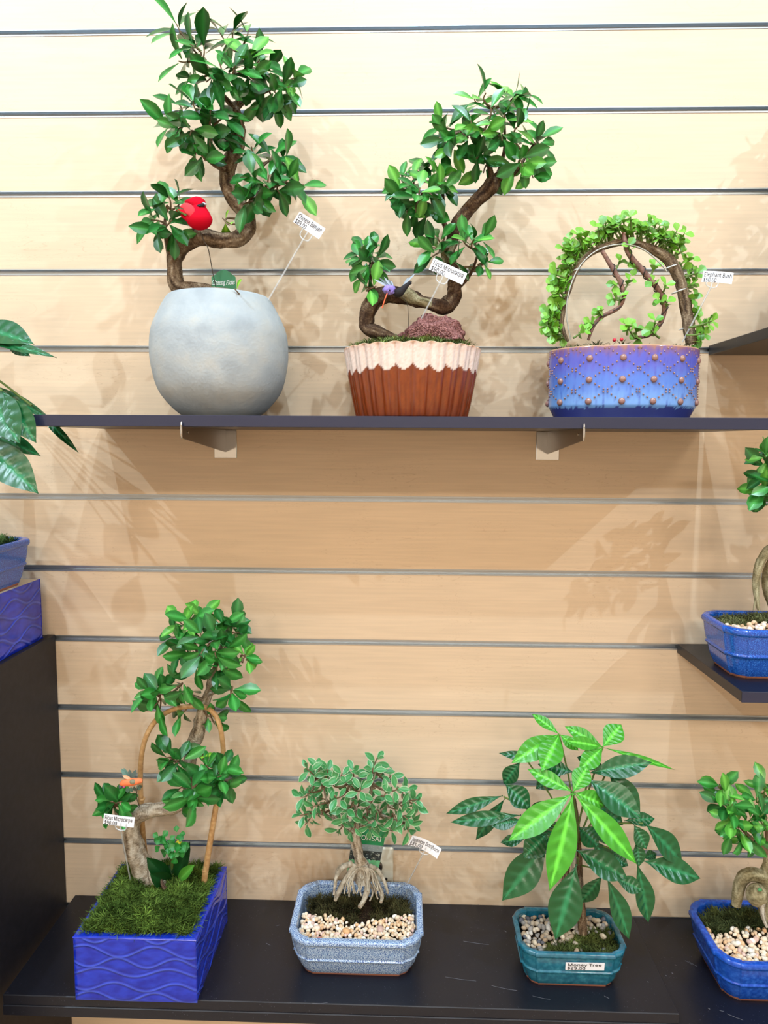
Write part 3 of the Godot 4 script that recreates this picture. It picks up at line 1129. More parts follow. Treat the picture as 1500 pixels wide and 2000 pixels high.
func banyan() -> void:
	# round cast-stone planter
	var at := Vector3(-0.3385, SHELF, 0.146)
	var t := thing("round_planter", "round grey cast-stone planter on the long shelf", "planter", at)
	var mb := Mb.new()
	var prof := [[0.0, 0.0], [0.064, 0.0]]
	var ctl := []
	for e: Array in [[0.066, 0.001], [0.087, 0.018], [0.1105, 0.049], [0.1215, 0.09], [0.1240, 0.124], [0.1200, 0.158], [0.1070, 0.188], [0.0965, 0.2075], [0.0925, 0.2135]]:
		ctl.append(Vector4(e[0], e[1], 0, 0))
	for q: Vector4 in smooth(ctl, 5):
		prof.append([q.x, q.y])
	for e: Array in [[0.0900, 0.2158], [0.0860, 0.2165], [0.0825, 0.2150], [0.080, 0.210], [0.080, 0.185]]:
		prof.append(e)
	lathe(mb, at, prof, 72)
	part("body", mb, M.cast_stone, t)
	var ns := FastNoiseLite.new()
	ns.frequency = 30.0
	var hf := func(x: float, z: float) -> float: return 0.205 + ns.get_noise_2d(x, z) * 0.004 - (x * x + z * z) * 0.6
	var soil := put("soil", bed_mesh(at, 0.055, 0.055, hf, 16).mesh(M.soil, at), self, Transform3D(Basis.IDENTITY, at))
	tag(soil, "dark potting soil inside the round grey planter", "soil", "", "stuff")

	var z := 0.15
	var trunk := [[478, 580, z + 0.02, 4], [455, 574, z + 0.02, 9], [420, 571, z + 0.01, 12], [382, 568, z, 15], [352, 562, z, 15], [342, 545, z, 15], [340, 515, z, 14], [347, 488, z, 16], [368, 470, z + 0.01, 17], [402, 464, z + 0.02, 16], [438, 470, z + 0.02, 14], [466, 465, z + 0.01, 15], [482, 445, z, 16], [482, 418, z, 15], [466, 398, z, 15], [449, 376, z, 15], [443, 342, z - 0.01, 14], [450, 312, z - 0.01, 15], [462, 286, z, 13], [467, 260, z, 12], [466, 236, z, 10], [461, 214, z, 8], [459, 200, z, 6]]
	var tree := thing("banyan_bonsai", "tall S-shaped banyan bonsai with three leafy tiers in the round grey planter", "bonsai", P(400, 575, z))
	limb("trunk", trunk, M.bark_brown, tree, 0.2, 3, 0.11, 4)
	var b1 := [[440, 330, z, 7], [417, 318, z + 0.01, 6], [381, 288, z + 0.03, 4], [348, 254, z + 0.04, 3], [338, 234, z + 0.05, 2]]
	var b2 := [[418, 316, z + 0.01, 5], [412, 290, z + 0.04, 4], [413, 248, z + 0.05, 2.5]]
	var b3 := [[460, 214, z, 6], [446, 198, z, 5], [430, 178, z + 0.02, 4], [412, 140, z + 0.03, 3], [388, 110, z + 0.02, 2], [352, 62, z + 0.01, 1.5]]
	var b4 := [[461, 210, z, 5], [466, 180, z + 0.01, 4], [458, 145, z + 0.02, 3], [462, 100, z + 0.02, 2]]
	var b5 := [[462, 212, z, 6], [478, 196, z - 0.01, 5], [498, 188, z, 4], [525, 176, z + 0.02, 3], [556, 158, z + 0.02, 2]]
	var b6 := [[484, 420, z, 6], [491, 392, z + 0.02, 5], [493, 352, z + 0.03, 3], [520, 318, z + 0.03, 2.5], [545, 306, z + 0.02, 2]]
	var b7 := [[490, 396, z + 0.02, 4], [520, 372, z + 0.04, 3], [560, 356, z + 0.04, 2]]
	var b8 := [[331, 500, z, 5], [326, 478, z + 0.01, 4], [322, 440, z + 0.02, 3], [326, 402, z + 0.02, 2]]
	for b: Array in [b1, b2, b3, b4, b5, b6, b7, b8]:
		limb("branch", b, M.bark_brown, tree, 0.15, 0, 0.0, 7)
	var nodes := nodes_of(b1) + nodes_of(b2) + nodes_of(b3) + nodes_of(b4) + nodes_of(b5) + nodes_of(b6) + nodes_of(b7) + nodes_of(b8)
	var bright := ["light", "light", "new"]
	crown(tree, [[345, 48, 0.01, 118, 7, 1.25], [372, 88, 0.03, 165, 6, 1.1], [398, 92, 0.02, 92, 6, 1.25], [432, 68, 0.0, 125, 5, 1.05], [455, 62, 0.0, 80, 5, 1.05], [484, 62, -0.01, 78, 5, 1.0], [487, 110, 0.06, 75, 7, 1.0, bright], [430, 128, 0.06, 100, 7, 1.05], [458, 132, 0.07, 60, 7, 1.0], [505, 118, 0.03, 40, 7, 1.0], [525, 135, 0.01, 35, 6, 1.0], [578, 150, 0.02, 25, 5, 1.0, ["mid", "light"]], [562, 170, 0.03, -20, 7, 1.0], [540, 185, 0.03, -60, 6, 1.0], [508, 205, 0.02, -85, 5, 1.1], [536, 205, 0.01, -70, 5, 1.0], [372, 155, 0.03, 190, 6, 1.05], [352, 120, 0.0, 175, 5, 1.1], [405, 158, 0.05, 230, 6, 0.95], [440, 165, 0.05, 250, 6, 0.95], [495, 155, 0.05, -40, 7, 1.0],
		[350, 205, 0.03, 120, 6, 1.05], [378, 200, 0.06, 95, 7, 1.15], [412, 212, 0.07, 70, 7, 1.1], [440, 225, 0.05, 30, 6, 1.05], [325, 245, 0.04, 175, 7, 1.05], [345, 255, 0.06, 225, 6, 1.0], [372, 262, 0.07, 260, 6, 1.0], [405, 265, 0.05, -70, 6, 1.0], [380, 305, 0.04, 255, 5, 1.0], [400, 312, 0.04, -60, 5, 0.95], [440, 268, 0.03, 0, 5, 0.9],
		[492, 290, 0.03, 105, 6, 1.0], [532, 302, 0.03, 75, 6, 1.05], [560, 308, 0.02, 25, 5, 1.0], [490, 345, 0.06, 160, 7, 0.95], [525, 345, 0.07, 70, 7, 0.95], [565, 350, 0.05, 10, 6, 1.0], [590, 362, 0.03, 35, 4, 1.1, ["mid", "light"]], [545, 375, 0.05, -60, 6, 0.95], [500, 388, 0.05, -100, 6, 1.0], [478, 398, 0.05, 210, 4, 1.0], [520, 378, 0.03, -80, 5, 0.95],
		[330, 385, 0.03, 105, 6, 1.05], [352, 392, 0.03, 60, 5, 1.0], [306, 405, 0.03, 140, 6, 1.05], [298, 430, 0.03, 180, 6, 1.05], [304, 452, 0.03, 235, 6, 1.05], [335, 430, 0.05, 40, 6, 1.0], [342, 462, 0.04, -50, 4, 0.95]],
		z, nodes, ["dark", "dark", "mid", "mid", "dark"], M.twig, 1.08)
	# fresh shoots low on the trunk
	crown(tree, [[446, 438, 0.04, -40, 2, 0.75, ["new"]], [437, 428, 0.03, 140, 1, 0.45, ["new"]], [460, 566, 0.08, 130, 2, 0.6, ["new"]]], z, [P(464, 428, z + 0.015), P(466, 572, z + 0.03)], ["new"], M.twig, 1.0)

	# red felt bird on a wire
	var bz := 0.215
	var foot := P(424, 572, 0.175)
	var bird := thing("cardinal_ornament", "red felt cardinal bird ornament on a thin wire in the banyan", "bird ornament", foot)
	mb = Mb.new()
	ball(mb, P(389, 427, bz), Vector3(0.0225, 0.0185, 0.0195), 14)
	for i in mb.v.size():
		var q := mb.v[i] - P(389, 427, bz)
		if q.y > 0.0:
			mb.v[i] -= Vector3(q.x * 0.42 * q.y / 0.018, 0.0, q.z * 0.25 * q.y / 0.018)
			mb.v[i].y += q.y * 0.55
	part("body", mb, M.red_felt, bird)
	mb = Mb.new()
	sweep(mb, path([[361, 394, bz - 0.01, 1], [370, 394, bz, 6], [380, 397, bz, 13], [389, 400, bz, 14], [396, 402, bz + 0.002, 11], [400, 403, bz + 0.003, 4]]), 16, 5)
	var head := part("head", mb, M.red_felt, bird)
	mb = Mb.new()
	sweep(mb, path([[383, 404, bz + 0.011, 2], [390, 402, bz + 0.0125, 3.2], [397, 400, bz + 0.010, 3.4], [400, 399, bz + 0.008, 2]]), 10, 4)
	sub("mask", mb, M.black_felt, head)
	mb = Mb.new()
	ball(mb, P(390, 402, bz + 0.0155), Vector3.ONE * 0.0014, 6)
	sub("eye", mb, M.gloss_black, head)
	mb = Mb.new()
	sweep(mb, path([[397, 398, bz + 0.009, 3.4], [401, 399, bz + 0.010, 2.2], [405, 399.5, bz + 0.011, 0.5]]), 10, 3)
	sub("beak", mb, mat(C(170, 172, 176), 0.4), head)
	for side: float in [0.0, -0.024]:
		mb = Mb.new()
		sweep(mb, path([[352, 404, bz + 0.014 + side, 1], [362, 403, bz + 0.018 + side, 8], [371, 412, bz + 0.019 + side, 10], [374, 424, bz + 0.016 + side, 3]]), 10, 4)
		for i in mb.v.size():
			mb.v[i].z = lerpf(bz + 0.015 + side, mb.v[i].z, 0.35)
		part("wing", mb, mat(C(214, 58, 66), 0.85), bird)
	mb = Mb.new()
	sweep(mb, path([[345, 412, bz - 0.01, 3], [356, 416, bz - 0.008, 7], [368, 424, bz - 0.004, 9]]), 8, 3)
	for i in mb.v.size():
		mb.v[i].z = lerpf(bz - 0.008, mb.v[i].z, 0.3)
	part("tail", mb, M.red_felt, bird)
	wire_path("support_wire", [P(389, 446, bz), P(398, 470, 0.205), P(407, 487, 0.20), P(415, 530, 0.19), foot], 0.0008, M.wire, bird)

	# green plant label behind the root
	var card := thing("plant_label", "dark green arched plant label with white script beside the banyan root", "plant label", P(437, 566, 0.165))
	mb = Mb.new()
	var shape := [[413, 566], [413, 541], [417, 538], [421, 536], [425, 531], [431, 528], [437, 527], [443, 528], [449, 531], [453, 536], [457, 538], [460, 541], [462, 566]]
	for dz: float in [0.0, 0.0008]:
		var ring := []
		for s: Array in shape:
			ring.append(P(s[0], s[1], 0.165 + dz))
		mb.fan(ring, P(437, 550, 0.165 + dz), dz == 0.0)
	var face := part("card", mb, M.tag_green, card)
	var arr := letters("Ginseng Ficus", 0.0095, "Droid Serif", 0.041)
	var tm := Mb.new()
	var ax := P(437, 552, 0.1665)
	tm.add(arr, Transform3D(Basis(Vector3(1, 0.02, 0), Vector3(0.22, 1.15, 0), Vector3(0, 0, 1)), ax + Vector3(-0.021, 0.0, 0)))
	sub("lettering", tm, M.white_ink, face)
	price_tag("tilted price card reading Chinese Banyan, above the round grey planter", ["Chinese Banyan", "$89.00"], 604, 440, 0.19, 60, 24, -33.0, [524, 586, 0.165, 592, 468])

func ficus_on_shelf() -> void:
	# fluted two-tone pot
	var at := Vector3(0.0135, SHELF, 0.147)
	var t := thing("fluted_pot", "fluted rust-brown pot with dripping cream glaze rim on the long shelf", "planter", at)
	var mb := Mb.new()
	var rows := []
	var cols := []
	var seg := 300
	var ns := FastNoiseLite.new()
	ns.frequency = 1.0
	ns.seed = 8
	var h := 0.123
	var body := [[0.098, 0.0], [0.1015, 0.0015]]
	for i in 44:
		var f := i / 43.0
		body.append([lerpf(0.1025, 0.1245, pow(f, 0.85)), lerpf(0.003, h - 0.003, f)])
	for e: Array in [[0.1248, h - 0.001], [0.124, h], [0.120, h + 0.0005], [0.1165, h - 0.001], [0.115, h - 0.006], [0.112, h - 0.03]]:
		body.append(e)
	for i in body.size():
		var row := PackedVector3Array()
		var cr := PackedColorArray()
		for j in seg:
			var a := TAU * j / seg
			var lobe := fposmod(a * 25.0 / TAU, 1.0)
			var groove := -0.0055 * pow(absf(lobe - 0.5) * 2.0, 3.0) - 0.0016 * exp(-pow((lobe - 0.5) / 0.08, 2.0))
			if i > 45:
				groove *= 0.5
			var r: float = body[i][0] + groove
			var y: float = body[i][1]
			row.append(at + Vector3(sin(a) * r, y + (0.0012 * cos(a * 25.0) if i > 42 else 0.0), cos(a) * r))
			var drip := h * (0.62 + 0.05 * ns.get_noise_2d(floorf(a * 25.0 / TAU) * 3.7, 2.0)) + 0.010 * pow(absf(lobe - 0.5) * 2.0, 1.6)
			var grit := ns.get_noise_2d(a * 90.0, y * 900.0)
			var brown := lin(140, 62, 20).lerp(lin(98, 38, 13), clampf(0.35 + 0.5 * ns.get_noise_2d(a * 14.0, y * 26.0) + grit * 0.15, 0.0, 1.0))
			var cream := lin(236, 220, 210).lerp(lin(206, 160, 136), clampf(0.10 + grit * 0.5 + maxf(0.0, y - h * 0.85) * 18.0, 0.0, 0.7))
			if y > h - 0.0025:
				cream = lin(216, 160, 116).lerp(cream, clampf(0.45 + grit, 0.0, 1.0))
			if i > 47:
				cream = lin(205, 178, 156)
			var k := smoothstep(-0.0012, 0.0012, y - drip)
			cr.append(brown.lerp(cream, k) if k > 0.95 or k < 0.05 else lin(120, 58, 30))
		rows.append(row)
		cols.append(cr)
	mb.grid(rows, true, cols)
	var gl := mat(Color.WHITE, 0.14, 0.0, 0.6)
	gl.vertex_color_use_as_albedo = true
	gl.clearcoat_enabled = true
	gl.clearcoat = 0.25
	part("body", mb, gl, t)
	ns.frequency = 26.0
	var hf := func(x: float, z: float) -> float: return h + 0.004 + ns.get_noise_2d(x, z) * 0.003 - 0.6 * (x * x + z * z)
	var round_ := func(x: float, z: float) -> bool: return x * x + z * z < 0.0117
	var soil := put("soil", bed_mesh(at, 0.076, 0.076, hf, 18).mesh(M.soil, at), self, Transform3D(Basis.IDENTITY, at))
	tag(soil, "dark soil under the moss of the fluted pot", "soil", "", "stuff")
	moss("moss", "short pale green moss along the fluted pot's rim", at, 0.108, 0.108, 0.0, hf, round_, 0.0058, 1.0, Vector3(0.10, 0.13, 0.045))

	var z := 0.15
	var tree := thing("ficus_bonsai", "bending ficus bonsai with dark looped trunk in the fluted pot", "bonsai", P(725, 655, z))
	limb("trunk", [[782, 662, z + 0.03, 5], [760, 656, z + 0.02, 9], [735, 650, z + 0.01, 13], [718, 640, z, 14], [717, 620, z, 14], [724, 600, z, 16], [737, 583, z, 17], [758, 573, z, 16], [782, 577, z, 15], [812, 585, z + 0.01, 14], [830, 591, z + 0.01, 11], [850, 596, z + 0.01, 13], [870, 598, z, 16], [882, 586, z, 16], [888, 570, z, 14], [888, 550, z, 13], [882, 524, z - 0.01, 12], [877, 498, z - 0.01, 13], [882, 470, z - 0.01, 12], [888, 445, z, 12], [906, 421, z, 13], [928, 396, z, 13], [950, 376, z, 14], [964, 357, z, 14], [974, 342, z, 8]], M.bark_dark, tree, 0.22, 3, 0.12, 14)
	var mb2 := Mb.new()
	sweep(mb2, path([[776, 573, z + 0.012, 8], [790, 573, z + 0.016, 13], [806, 582, z + 0.016, 11], [826, 590, z + 0.016, 9], [842, 594, z + 0.014, 8]]), 12, 5, 0.1, 2, 0.1, 5)
	part("bare_trunk_section", mb2, M.bark_olive, tree)
	mb2 = Mb.new()
	sweep(mb2, path([[876, 512, z, 9], [874, 492, z + 0.006, 12], [882, 474, z + 0.004, 10]]), 12, 5, 0.1, 3, 0.2, 6)
	part("bare_trunk_section", mb2, M.bark_olive, tree)
	var b1 := [[962, 356, z, 7], [956, 325, z + 0.01, 5], [947, 292, z + 0.02, 4], [932, 262, z + 0.03, 3], [900, 255, z + 0.03, 2]]
	var b2 := [[970, 350, z, 6], [980, 318, z - 0.01, 4], [986, 282, z, 3], [985, 240, z + 0.01, 2.5], [985, 205, z + 0.01, 2]]
	var b3 := [[974, 346, z, 6], [992, 348, z + 0.02, 5], [1012, 332, z + 0.04, 3], [1030, 300, z + 0.04, 2.5], [1044, 280, z + 0.03, 2]]
	var b4 := [[884, 455, z, 6], [868, 438, z + 0.01, 5], [866, 405, z + 0.02, 4], [864, 375, z + 0.02, 3], [856, 350, z + 0.02, 2]]
	var b5 := [[866, 425, z + 0.01, 4], [846, 405, z + 0.02, 3.5], [822, 392, z + 0.03, 3], [800, 378, z + 0.03, 2]]
	var b6 := [[722, 590, z, 5], [722, 565, z + 0.01, 3.5], [724, 530, z + 0.02, 3], [722, 500, z + 0.02, 2]]
	var b7 := [[896, 560, z, 5], [912, 545, z + 0.02, 3.5], [925, 522, z + 0.03, 3], [932, 498, z + 0.04, 2], [934, 482, z + 0.04, 2]]
	var b8 := [[926, 524, z + 0.03, 2], [944, 516, z + 0.04, 1.6]]
	for b: Array in [b1, b2, b3, b4, b5, b6, b7, b8]:
		limb("branch", b, M.bark_dark, tree, 0.12, 0, 0.0, 9)
	var nodes := nodes_of(b1) + nodes_of(b2) + nodes_of(b3) + nodes_of(b4) + nodes_of(b5) + nodes_of(b6) + nodes_of(b7) + nodes_of(b8) + [P(880, 480, z)]
	crown(tree, [[990, 182, 0.0, 92, 6, 1.05], [928, 195, 0.01, 128, 5, 1.05], [948, 185, 0.02, 70, 5, 1.0], [1006, 186, 0.01, 50, 6, 1.0], [1026, 182, -0.01, 25, 4, 0.9], [958, 212, 0.05, 100, 7, 1.0], [985, 225, 0.06, 80, 7, 1.05], [1024, 228, 0.03, 30, 6, 1.0], [862, 245, 0.03, 160, 6, 1.05], [870, 250, 0.02, 88, 5, 1.0], [872, 272, 0.04, 215, 6, 1.0], [920, 238, 0.07, 95, 7, 0.95], [905, 262, 0.06, 150, 6, 0.95], [946, 262, 0.07, 250, 6, 0.95], [980, 272, 0.07, -80, 6, 0.95], [1012, 248, 0.06, 40, 6, 0.95], [1050, 272, 0.02, 70, 5, 1.0], [1055, 282, 0.03, -15, 6, 0.95], [1020, 322, 0.06, -80, 7, 1.0], [1000, 322, 0.05, 200, 5, 1.05], [1044, 322, 0.04, -50, 6, 0.95], [932, 308, 0.03, 235, 5, 1.05], [945, 335, 0.01, 255, 3, 1.2], [884, 290, 0.04, 245, 6, 0.95], [1040, 345, 0.02, -65, 4, 1.0],
		[806, 345, 0.03, 105, 6, 1.05], [835, 325, 0.02, 90, 5, 1.05], [784, 352, 0.03, 130, 6, 1.0], [778, 370, 0.04, 180, 6, 0.95], [784, 390, 0.04, 215, 5, 1.0], [796, 412, 0.03, 235, 5, 1.05], [812, 412, 0.04, 265, 5, 1.0], [834, 422, 0.02, 265, 3, 1.1], [820, 370, 0.08, 80, 7, 1.0], [850, 348, 0.05, 50, 7, 1.0], [868, 345, 0.03, 45, 6, 1.05], [866, 368, 0.05, 5, 6, 0.95], [842, 380, 0.07, -40, 6, 0.9],
		[730, 488, 0.03, 60, 6, 0.95], [712, 486, 0.04, 110, 7, 0.95], [704, 505, 0.05, 165, 6, 0.95], [738, 504, 0.04, 10, 6, 0.95], [724, 520, 0.05, 250, 5, 0.9], [708, 540, 0.03, 200, 4, 0.95], [716, 562, 0.04, 190, 3, 0.9], [732, 560, 0.05, 20, 2, 0.9],
		[842, 482, 0.04, 170, 6, 0.95], [856, 466, 0.03, 120, 6, 0.95], [846, 500, 0.05, 215, 5, 0.95], [905, 470, 0.05, 130, 6, 0.95], [926, 468, 0.06, 60, 7, 1.0], [945, 468, 0.05, 5, 5, 0.95], [892, 505, 0.05, 30, 3, 0.9], [950, 512, 0.05, 10, 5, 0.8], [918, 526, 0.03, 160, 2, 0.6]],
		z, nodes, ["dark", "mid", "mid", "dark", "light"], M.twig, 0.98)

	# lava rock on the moss
	mb = Mb.new()
	var rc := P(846, 664, 0.165)
	ball(mb, rc, Vector3(0.058, 0.040, 0.042), 26)
	var rn := FastNoiseLite.new()
	rn.seed = 12
	rn.frequency = 26.0
	rn.fractal_octaves = 4
	for i in mb.v.size():
		var q := mb.v[i] - rc
		var k := 1.0 + 0.42 * rn.get_noise_3dv(mb.v[i])
		mb.v[i] = rc + Vector3(q.x * k, q.y * k * (1.0 if q.y > 0.0 else 0.3), q.z * k)
	var rock := put("lava_rock", mb.mesh(M.lava, rc), self, Transform3D(Basis.IDENTITY, rc))
	tag(rock, "pinkish porous lava rock on the moss of the fluted pot", "rock")

	# purple-headed hummingbird ornament
	var hz := 0.215
	var hb := thing("hummingbird_ornament", "purple-headed feathered hummingbird ornament with orange beak on a wire", "bird ornament", P(797, 640, 0.17))
	mb = Mb.new()
	ball(mb, P(760, 566, hz), Vector3(0.0100, 0.0078, 0.009), 12)
	var fz := FastNoiseLite.new()
	fz.frequency = 420.0
	for i in mb.v.size():
		mb.v[i] += (mb.v[i] - P(760, 566, hz)) * 0.5 * fz.get_noise_3dv(mb.v[i])
	part("head", mb, mat(C(150, 132, 214), 0.95), hb)
	mb = Mb.new()
	sweep(mb, path([[768, 572, hz - 0.004, 4], [778, 572, hz - 0.004, 9], [786, 566, hz - 0.004, 7], [796, 556, hz - 0.004, 4], [804, 550, hz - 0.004, 1]]), 10, 4)
	part("body", mb, M.black_felt, hb)
	wire_path("beak", [P(756, 573, hz + 0.006), P(751, 587, hz + 0.01), P(746, 602, hz + 0.012)], 0.0011, mat(C(232, 92, 44), 0.4), hb)
	mb = Mb.new()
	ball(mb, P(761, 567, hz + 0.009), Vector3.ONE * 0.0014, 6)
	part("eye", mb, M.gloss_black, hb)
	var grey := mat(C(150, 162, 172), 0.6)
	var slate := mat(C(92, 102, 108), 0.6)
	for f: Array in [[762, 562, 730, 544, 0], [763, 561, 740, 541, 1], [764, 560, 750, 540, 0], [766, 560, 758, 544, 1], [768, 562, 764, 548, 0]]:
		feather(hb, [f[0], f[1], hz - 0.002], [f[2], f[3], hz - 0.006], 4.5, grey if f[4] == 0 else slate, "wing_feather")
	for f: Array in [[784, 560, 812, 532, 0], [786, 560, 806, 536, 1], [786, 562, 798, 540, 0]]:
		feather(hb, [f[0], f[1], hz - 0.006], [f[2], f[3], hz - 0.012], 4.0, grey if f[4] == 0 else slate, "wing_feather")
	for f: Array in [[790, 558, 803, 547, 0], [792, 560, 806, 552, 1]]:
		feather(hb, [f[0], f[1], hz - 0.004], [f[2], f[3], hz - 0.008], 3.0, M.black_felt, "tail_feather")
	wire_path("support_wire", [P(780, 575, hz - 0.004), P(794, 590, 0.205), P(797, 612, 0.19), P(797, 650, 0.17)], 0.0006, M.wire, hb)
	price_tag("tilted price card reading Ficus Microcarpa, before the looped dark trunk", ["Ficus Microcarpa", "$90.00"], 875, 530, 0.225, 72, 24, -24.0, [816, 636, 0.19, 859, 553])

# a thin pointed feather between two photo points
func feather(parent: Node3D, a: Array, b: Array, w_px: float, m: Material, called: String) -> void:
	var p := P(a[0], a[1], a[2])
	var q := P(b[0], b[1], b[2])
	var mesh := leaf_mesh(m, (q - p).length(), w_px * PX(a[0], a[1], a[2]), 0.5, 0.1, 0.06, 4, 1.0)
	put(called, mesh, parent, leaf_frame(p - parent.position, q - p, Vector3(0, 0.2, 1), 1.0))

func elephant_bush() -> void:
	# oval studded pot
	var at := Vector3(0.3935, SHELF, 0.148)
	var a := 0.1315
	var b := 0.090
	var h := 0.1235
	var t := thing("studded_pot", "oval blue and violet glazed pot with studs in a diamond pattern", "planter", at)
	var mb := Mb.new()
	var rows := []
	var cols := []
	var ns := FastNoiseLite.new()
	ns.frequency = 1.0
	ns.seed = 5
	var seg := 260
	var prof := [[0.016, 0.0], [0.013, 0.001], [0.012, 0.0025]]
	for i in 8:
		prof.append([lerpf(0.0115, 0.002, i / 7.0), lerpf(0.004, 0.022, i / 7.0)])
	for i in 34:
		prof.append([lerpf(0.0015, 0.0, i / 33.0), lerpf(0.024, h - 0.003, i / 33.0)])
	for e: Array in [[0.0005, h - 0.001], [0.002, h], [0.005, h], [0.007, h - 0.002], [0.008, h - 0.03]]:
		prof.append(e)
	for i in prof.size():
		var row := PackedVector3Array()
		var cr := PackedColorArray()
		for j in seg:
			var an := TAU * j / seg
			var y: float = prof[i][1]
			row.append(at + Vector3(sin(an) * (a - prof[i][0]), y, cos(an) * (b - prof[i][0])))
			var streak := ns.get_noise_2d(an * 46.0, y * 22.0)
			var run := ns.get_noise_2d(an * 13.0 + 50.0, y * 9.0)
			var f := y / h + streak * 0.07 + run * 0.07
			var col := lin(54, 64, 142)
			if y > 0.019 + streak * 0.006:
				col = lin(112, 160, 222)
				col = col.lerp(lin(84, 126, 212), smoothstep(0.2, 0.5, f))
				col = col.lerp(lin(88, 94, 196), smoothstep(0.5, 0.78, f))
				col = col.lerp(lin(120, 92, 150), smoothstep(0.84, 0.93, f))
				col = col.lerp(lin(160, 112, 92), smoothstep(0.93, 1.0, f))
				col = col.lerp(lin(56, 70, 168), clampf(streak * 1.6 - 0.35, 0.0, 0.7))
			if i > 44:
				col = lin(190, 150, 116) if i < 47 else lin(96, 84, 120)
			cr.append(col)
		rows.append(row)
		cols.append(cr)
	mb.grid(rows, true, cols)
	var gl := mat(Color.WHITE, 0.15, 0.0, 0.6)
	gl.vertex_color_use_as_albedo = true
	gl.clearcoat_enabled = true
	gl.clearcoat = 0.25
	part("body", mb, gl, t)
	var stud := mat(C(150, 112, 104), 0.22, 0.0, 0.6)
	var sm := Mb.new()
	ball(sm, Vector3.ZERO, Vector3(0.0058, 0.0058, 0.0042), 7)
	var stud_mesh := sm.mesh(stud)
	# studs stand every 54 mm around the oval; beads run between them in diamonds
	var per := []
	var acc := 0.0
	var steps := 720
	for k in steps + 1:
		per.append(acc)
		var an := TAU * k / steps
		acc += Vector2(cos(an) * a, sin(an) * b).length() * TAU / steps
	var n_st := 13
	var beads := Mb.new()
	var col_at := func(s: float) -> float:
		var w := fposmod(s, 1.0) * acc
		for k in steps:
			if per[k + 1] >= w:
				return TAU * k / steps
		return 0.0
	var ys := [0.029, 0.0655, 0.1015]
	for c in n_st:
		var an: float = col_at.call((c + 0.5) / n_st)
		for y: float in ys:
			var p := Vector3(sin(an) * a, y, cos(an) * b)
			var out := Vector3(sin(an) / a, 0, cos(an) / b).normalized()
			var fr := Basis(Vector3.UP.cross(out), Vector3.UP, out)
			put("stud", stud_mesh, t, Transform3D(fr, p))
		for y0: float in [-0.0075, 0.029, 0.0655, 0.1015]:
			for k in 8:
				var f := (k + 0.5) / 8.0
				for up: float in [f, 1.0 - f]:
					var yy := y0 + up * 0.0363
					if yy < 0.026 or yy > h - 0.005 or absf(f - 0.5) > 0.4:
						continue
					var aa: float = col_at.call((c + 0.5 + f) / n_st)
					ball(beads, at + Vector3(sin(aa) * a, yy, cos(aa) * b), Vector3.ONE * 0.0017, 3)
	var bd := part("bead_lines", beads, stud, t)
	bd.set_meta("kind", "stuff")
	var hf := func(x: float, z: float) -> float: return h - 0.007 + 0.004 * (1.0 - pow(x / a, 2.0) - pow(z / b, 2.0))
	var soil := put("soil", bed_mesh(at, 0.085, 0.055, hf, 14).mesh(M.soil, at), self, Transform3D(Basis.IDENTITY, at))
	tag(soil, "dark soil inside the oval studded pot", "soil", "", "stuff")
	var oval := func(x: float, z: float) -> bool: return pow(x / 0.118, 2.0) + pow(z / 0.078, 2.0) < 1.0 and (x < -0.05 or rng.randf() < 0.2)
	moss("moss", "wispy dark moss at the edge of the studded pot", at, 0.118, 0.078, 0.0, hf, oval, 0.009, 1.0, Vector3(0.05, 0.07, 0.03))

	var z := 0.148
	var tree := thing("elephant_bush", "elephant bush trained around an arched wire hoop in the studded pot", "bonsai", P(1225, 670, z))
	var hoop := [[1352, 672, z + 0.01, 12], [1346, 646, z + 0.01, 11], [1340, 606, z, 11], [1328, 548, z, 11], [1308, 510, z, 11], [1286, 493, z, 10], [1256, 480, z, 8], [1225, 472, z, 7], [1190, 478, z, 7], [1152, 496, z, 6], [1128, 521, z, 6], [1113, 559, z, 5.5], [1101, 598, z, 5], [1097, 636, z, 5], [1107, 668, z, 5]]
	var in_a := [[1218, 455, z + 0.01, 4], [1226, 492, z + 0.014, 5], [1252, 525, z + 0.014, 5.5], [1276, 553, z + 0.014, 5.5], [1292, 578, z + 0.012, 5], [1298, 604, z + 0.012, 5], [1288, 634, z + 0.014, 4.5], [1268, 654, z + 0.016, 4], [1240, 660, z + 0.016, 3]]
	var in_b := [[1176, 490, z + 0.01, 4], [1194, 520, z + 0.014, 4.5], [1211, 550, z + 0.014, 4.5], [1218, 578, z + 0.014, 4], [1208, 601, z + 0.014, 4], [1180, 616, z + 0.014, 4], [1162, 632, z + 0.014, 3.5], [1149, 664, z + 0.014, 2.5]]
	limb("trunk", hoop, M.bark_brown, tree, 0.18, 0, 0.0, 21)
	var red := tri_mat(ramp(noise_image(128, 128, 0.05, 45, 3), [[0.0, C(78, 52, 44)], [0.6, C(130, 94, 82)], [1.0, C(170, 134, 116)]]), 12.0, 0.75)
	limb("branch", in_a, red, tree, 0.12, 0, 0.0, 22)
	limb("branch", in_b, red, tree, 0.12, 0, 0.0, 23)
	# sprigs of round leaves along the hoop and the hanging branches
	var spots := []
	var sprig := func(px: float, py: float, pz: float, ang: float, len_px: float, pairs: int, size: float) -> void:
		var s := PX(px, py, pz)
		var p0 := P(px, py, pz)
		var d := Vector3(cos(ang), sin(ang), rng.randf_range(-0.35, 0.6)).normalized()
		var p1 := p0 + d * len_px * s
		p1.y += 0.004
		var tw := Mb.new()
		sweep(tw, [v4(p0, 0.0022), v4(p0.lerp(p1, 0.5) - Vector3(0, 0.001, 0), 0.0017), v4(p1, 0.0011)], 6, 3)
		part("twig", tw, M.twig_green, tree)
		var side := d.cross(Vector3(0.1, 0.3, 0.95)).normalized()
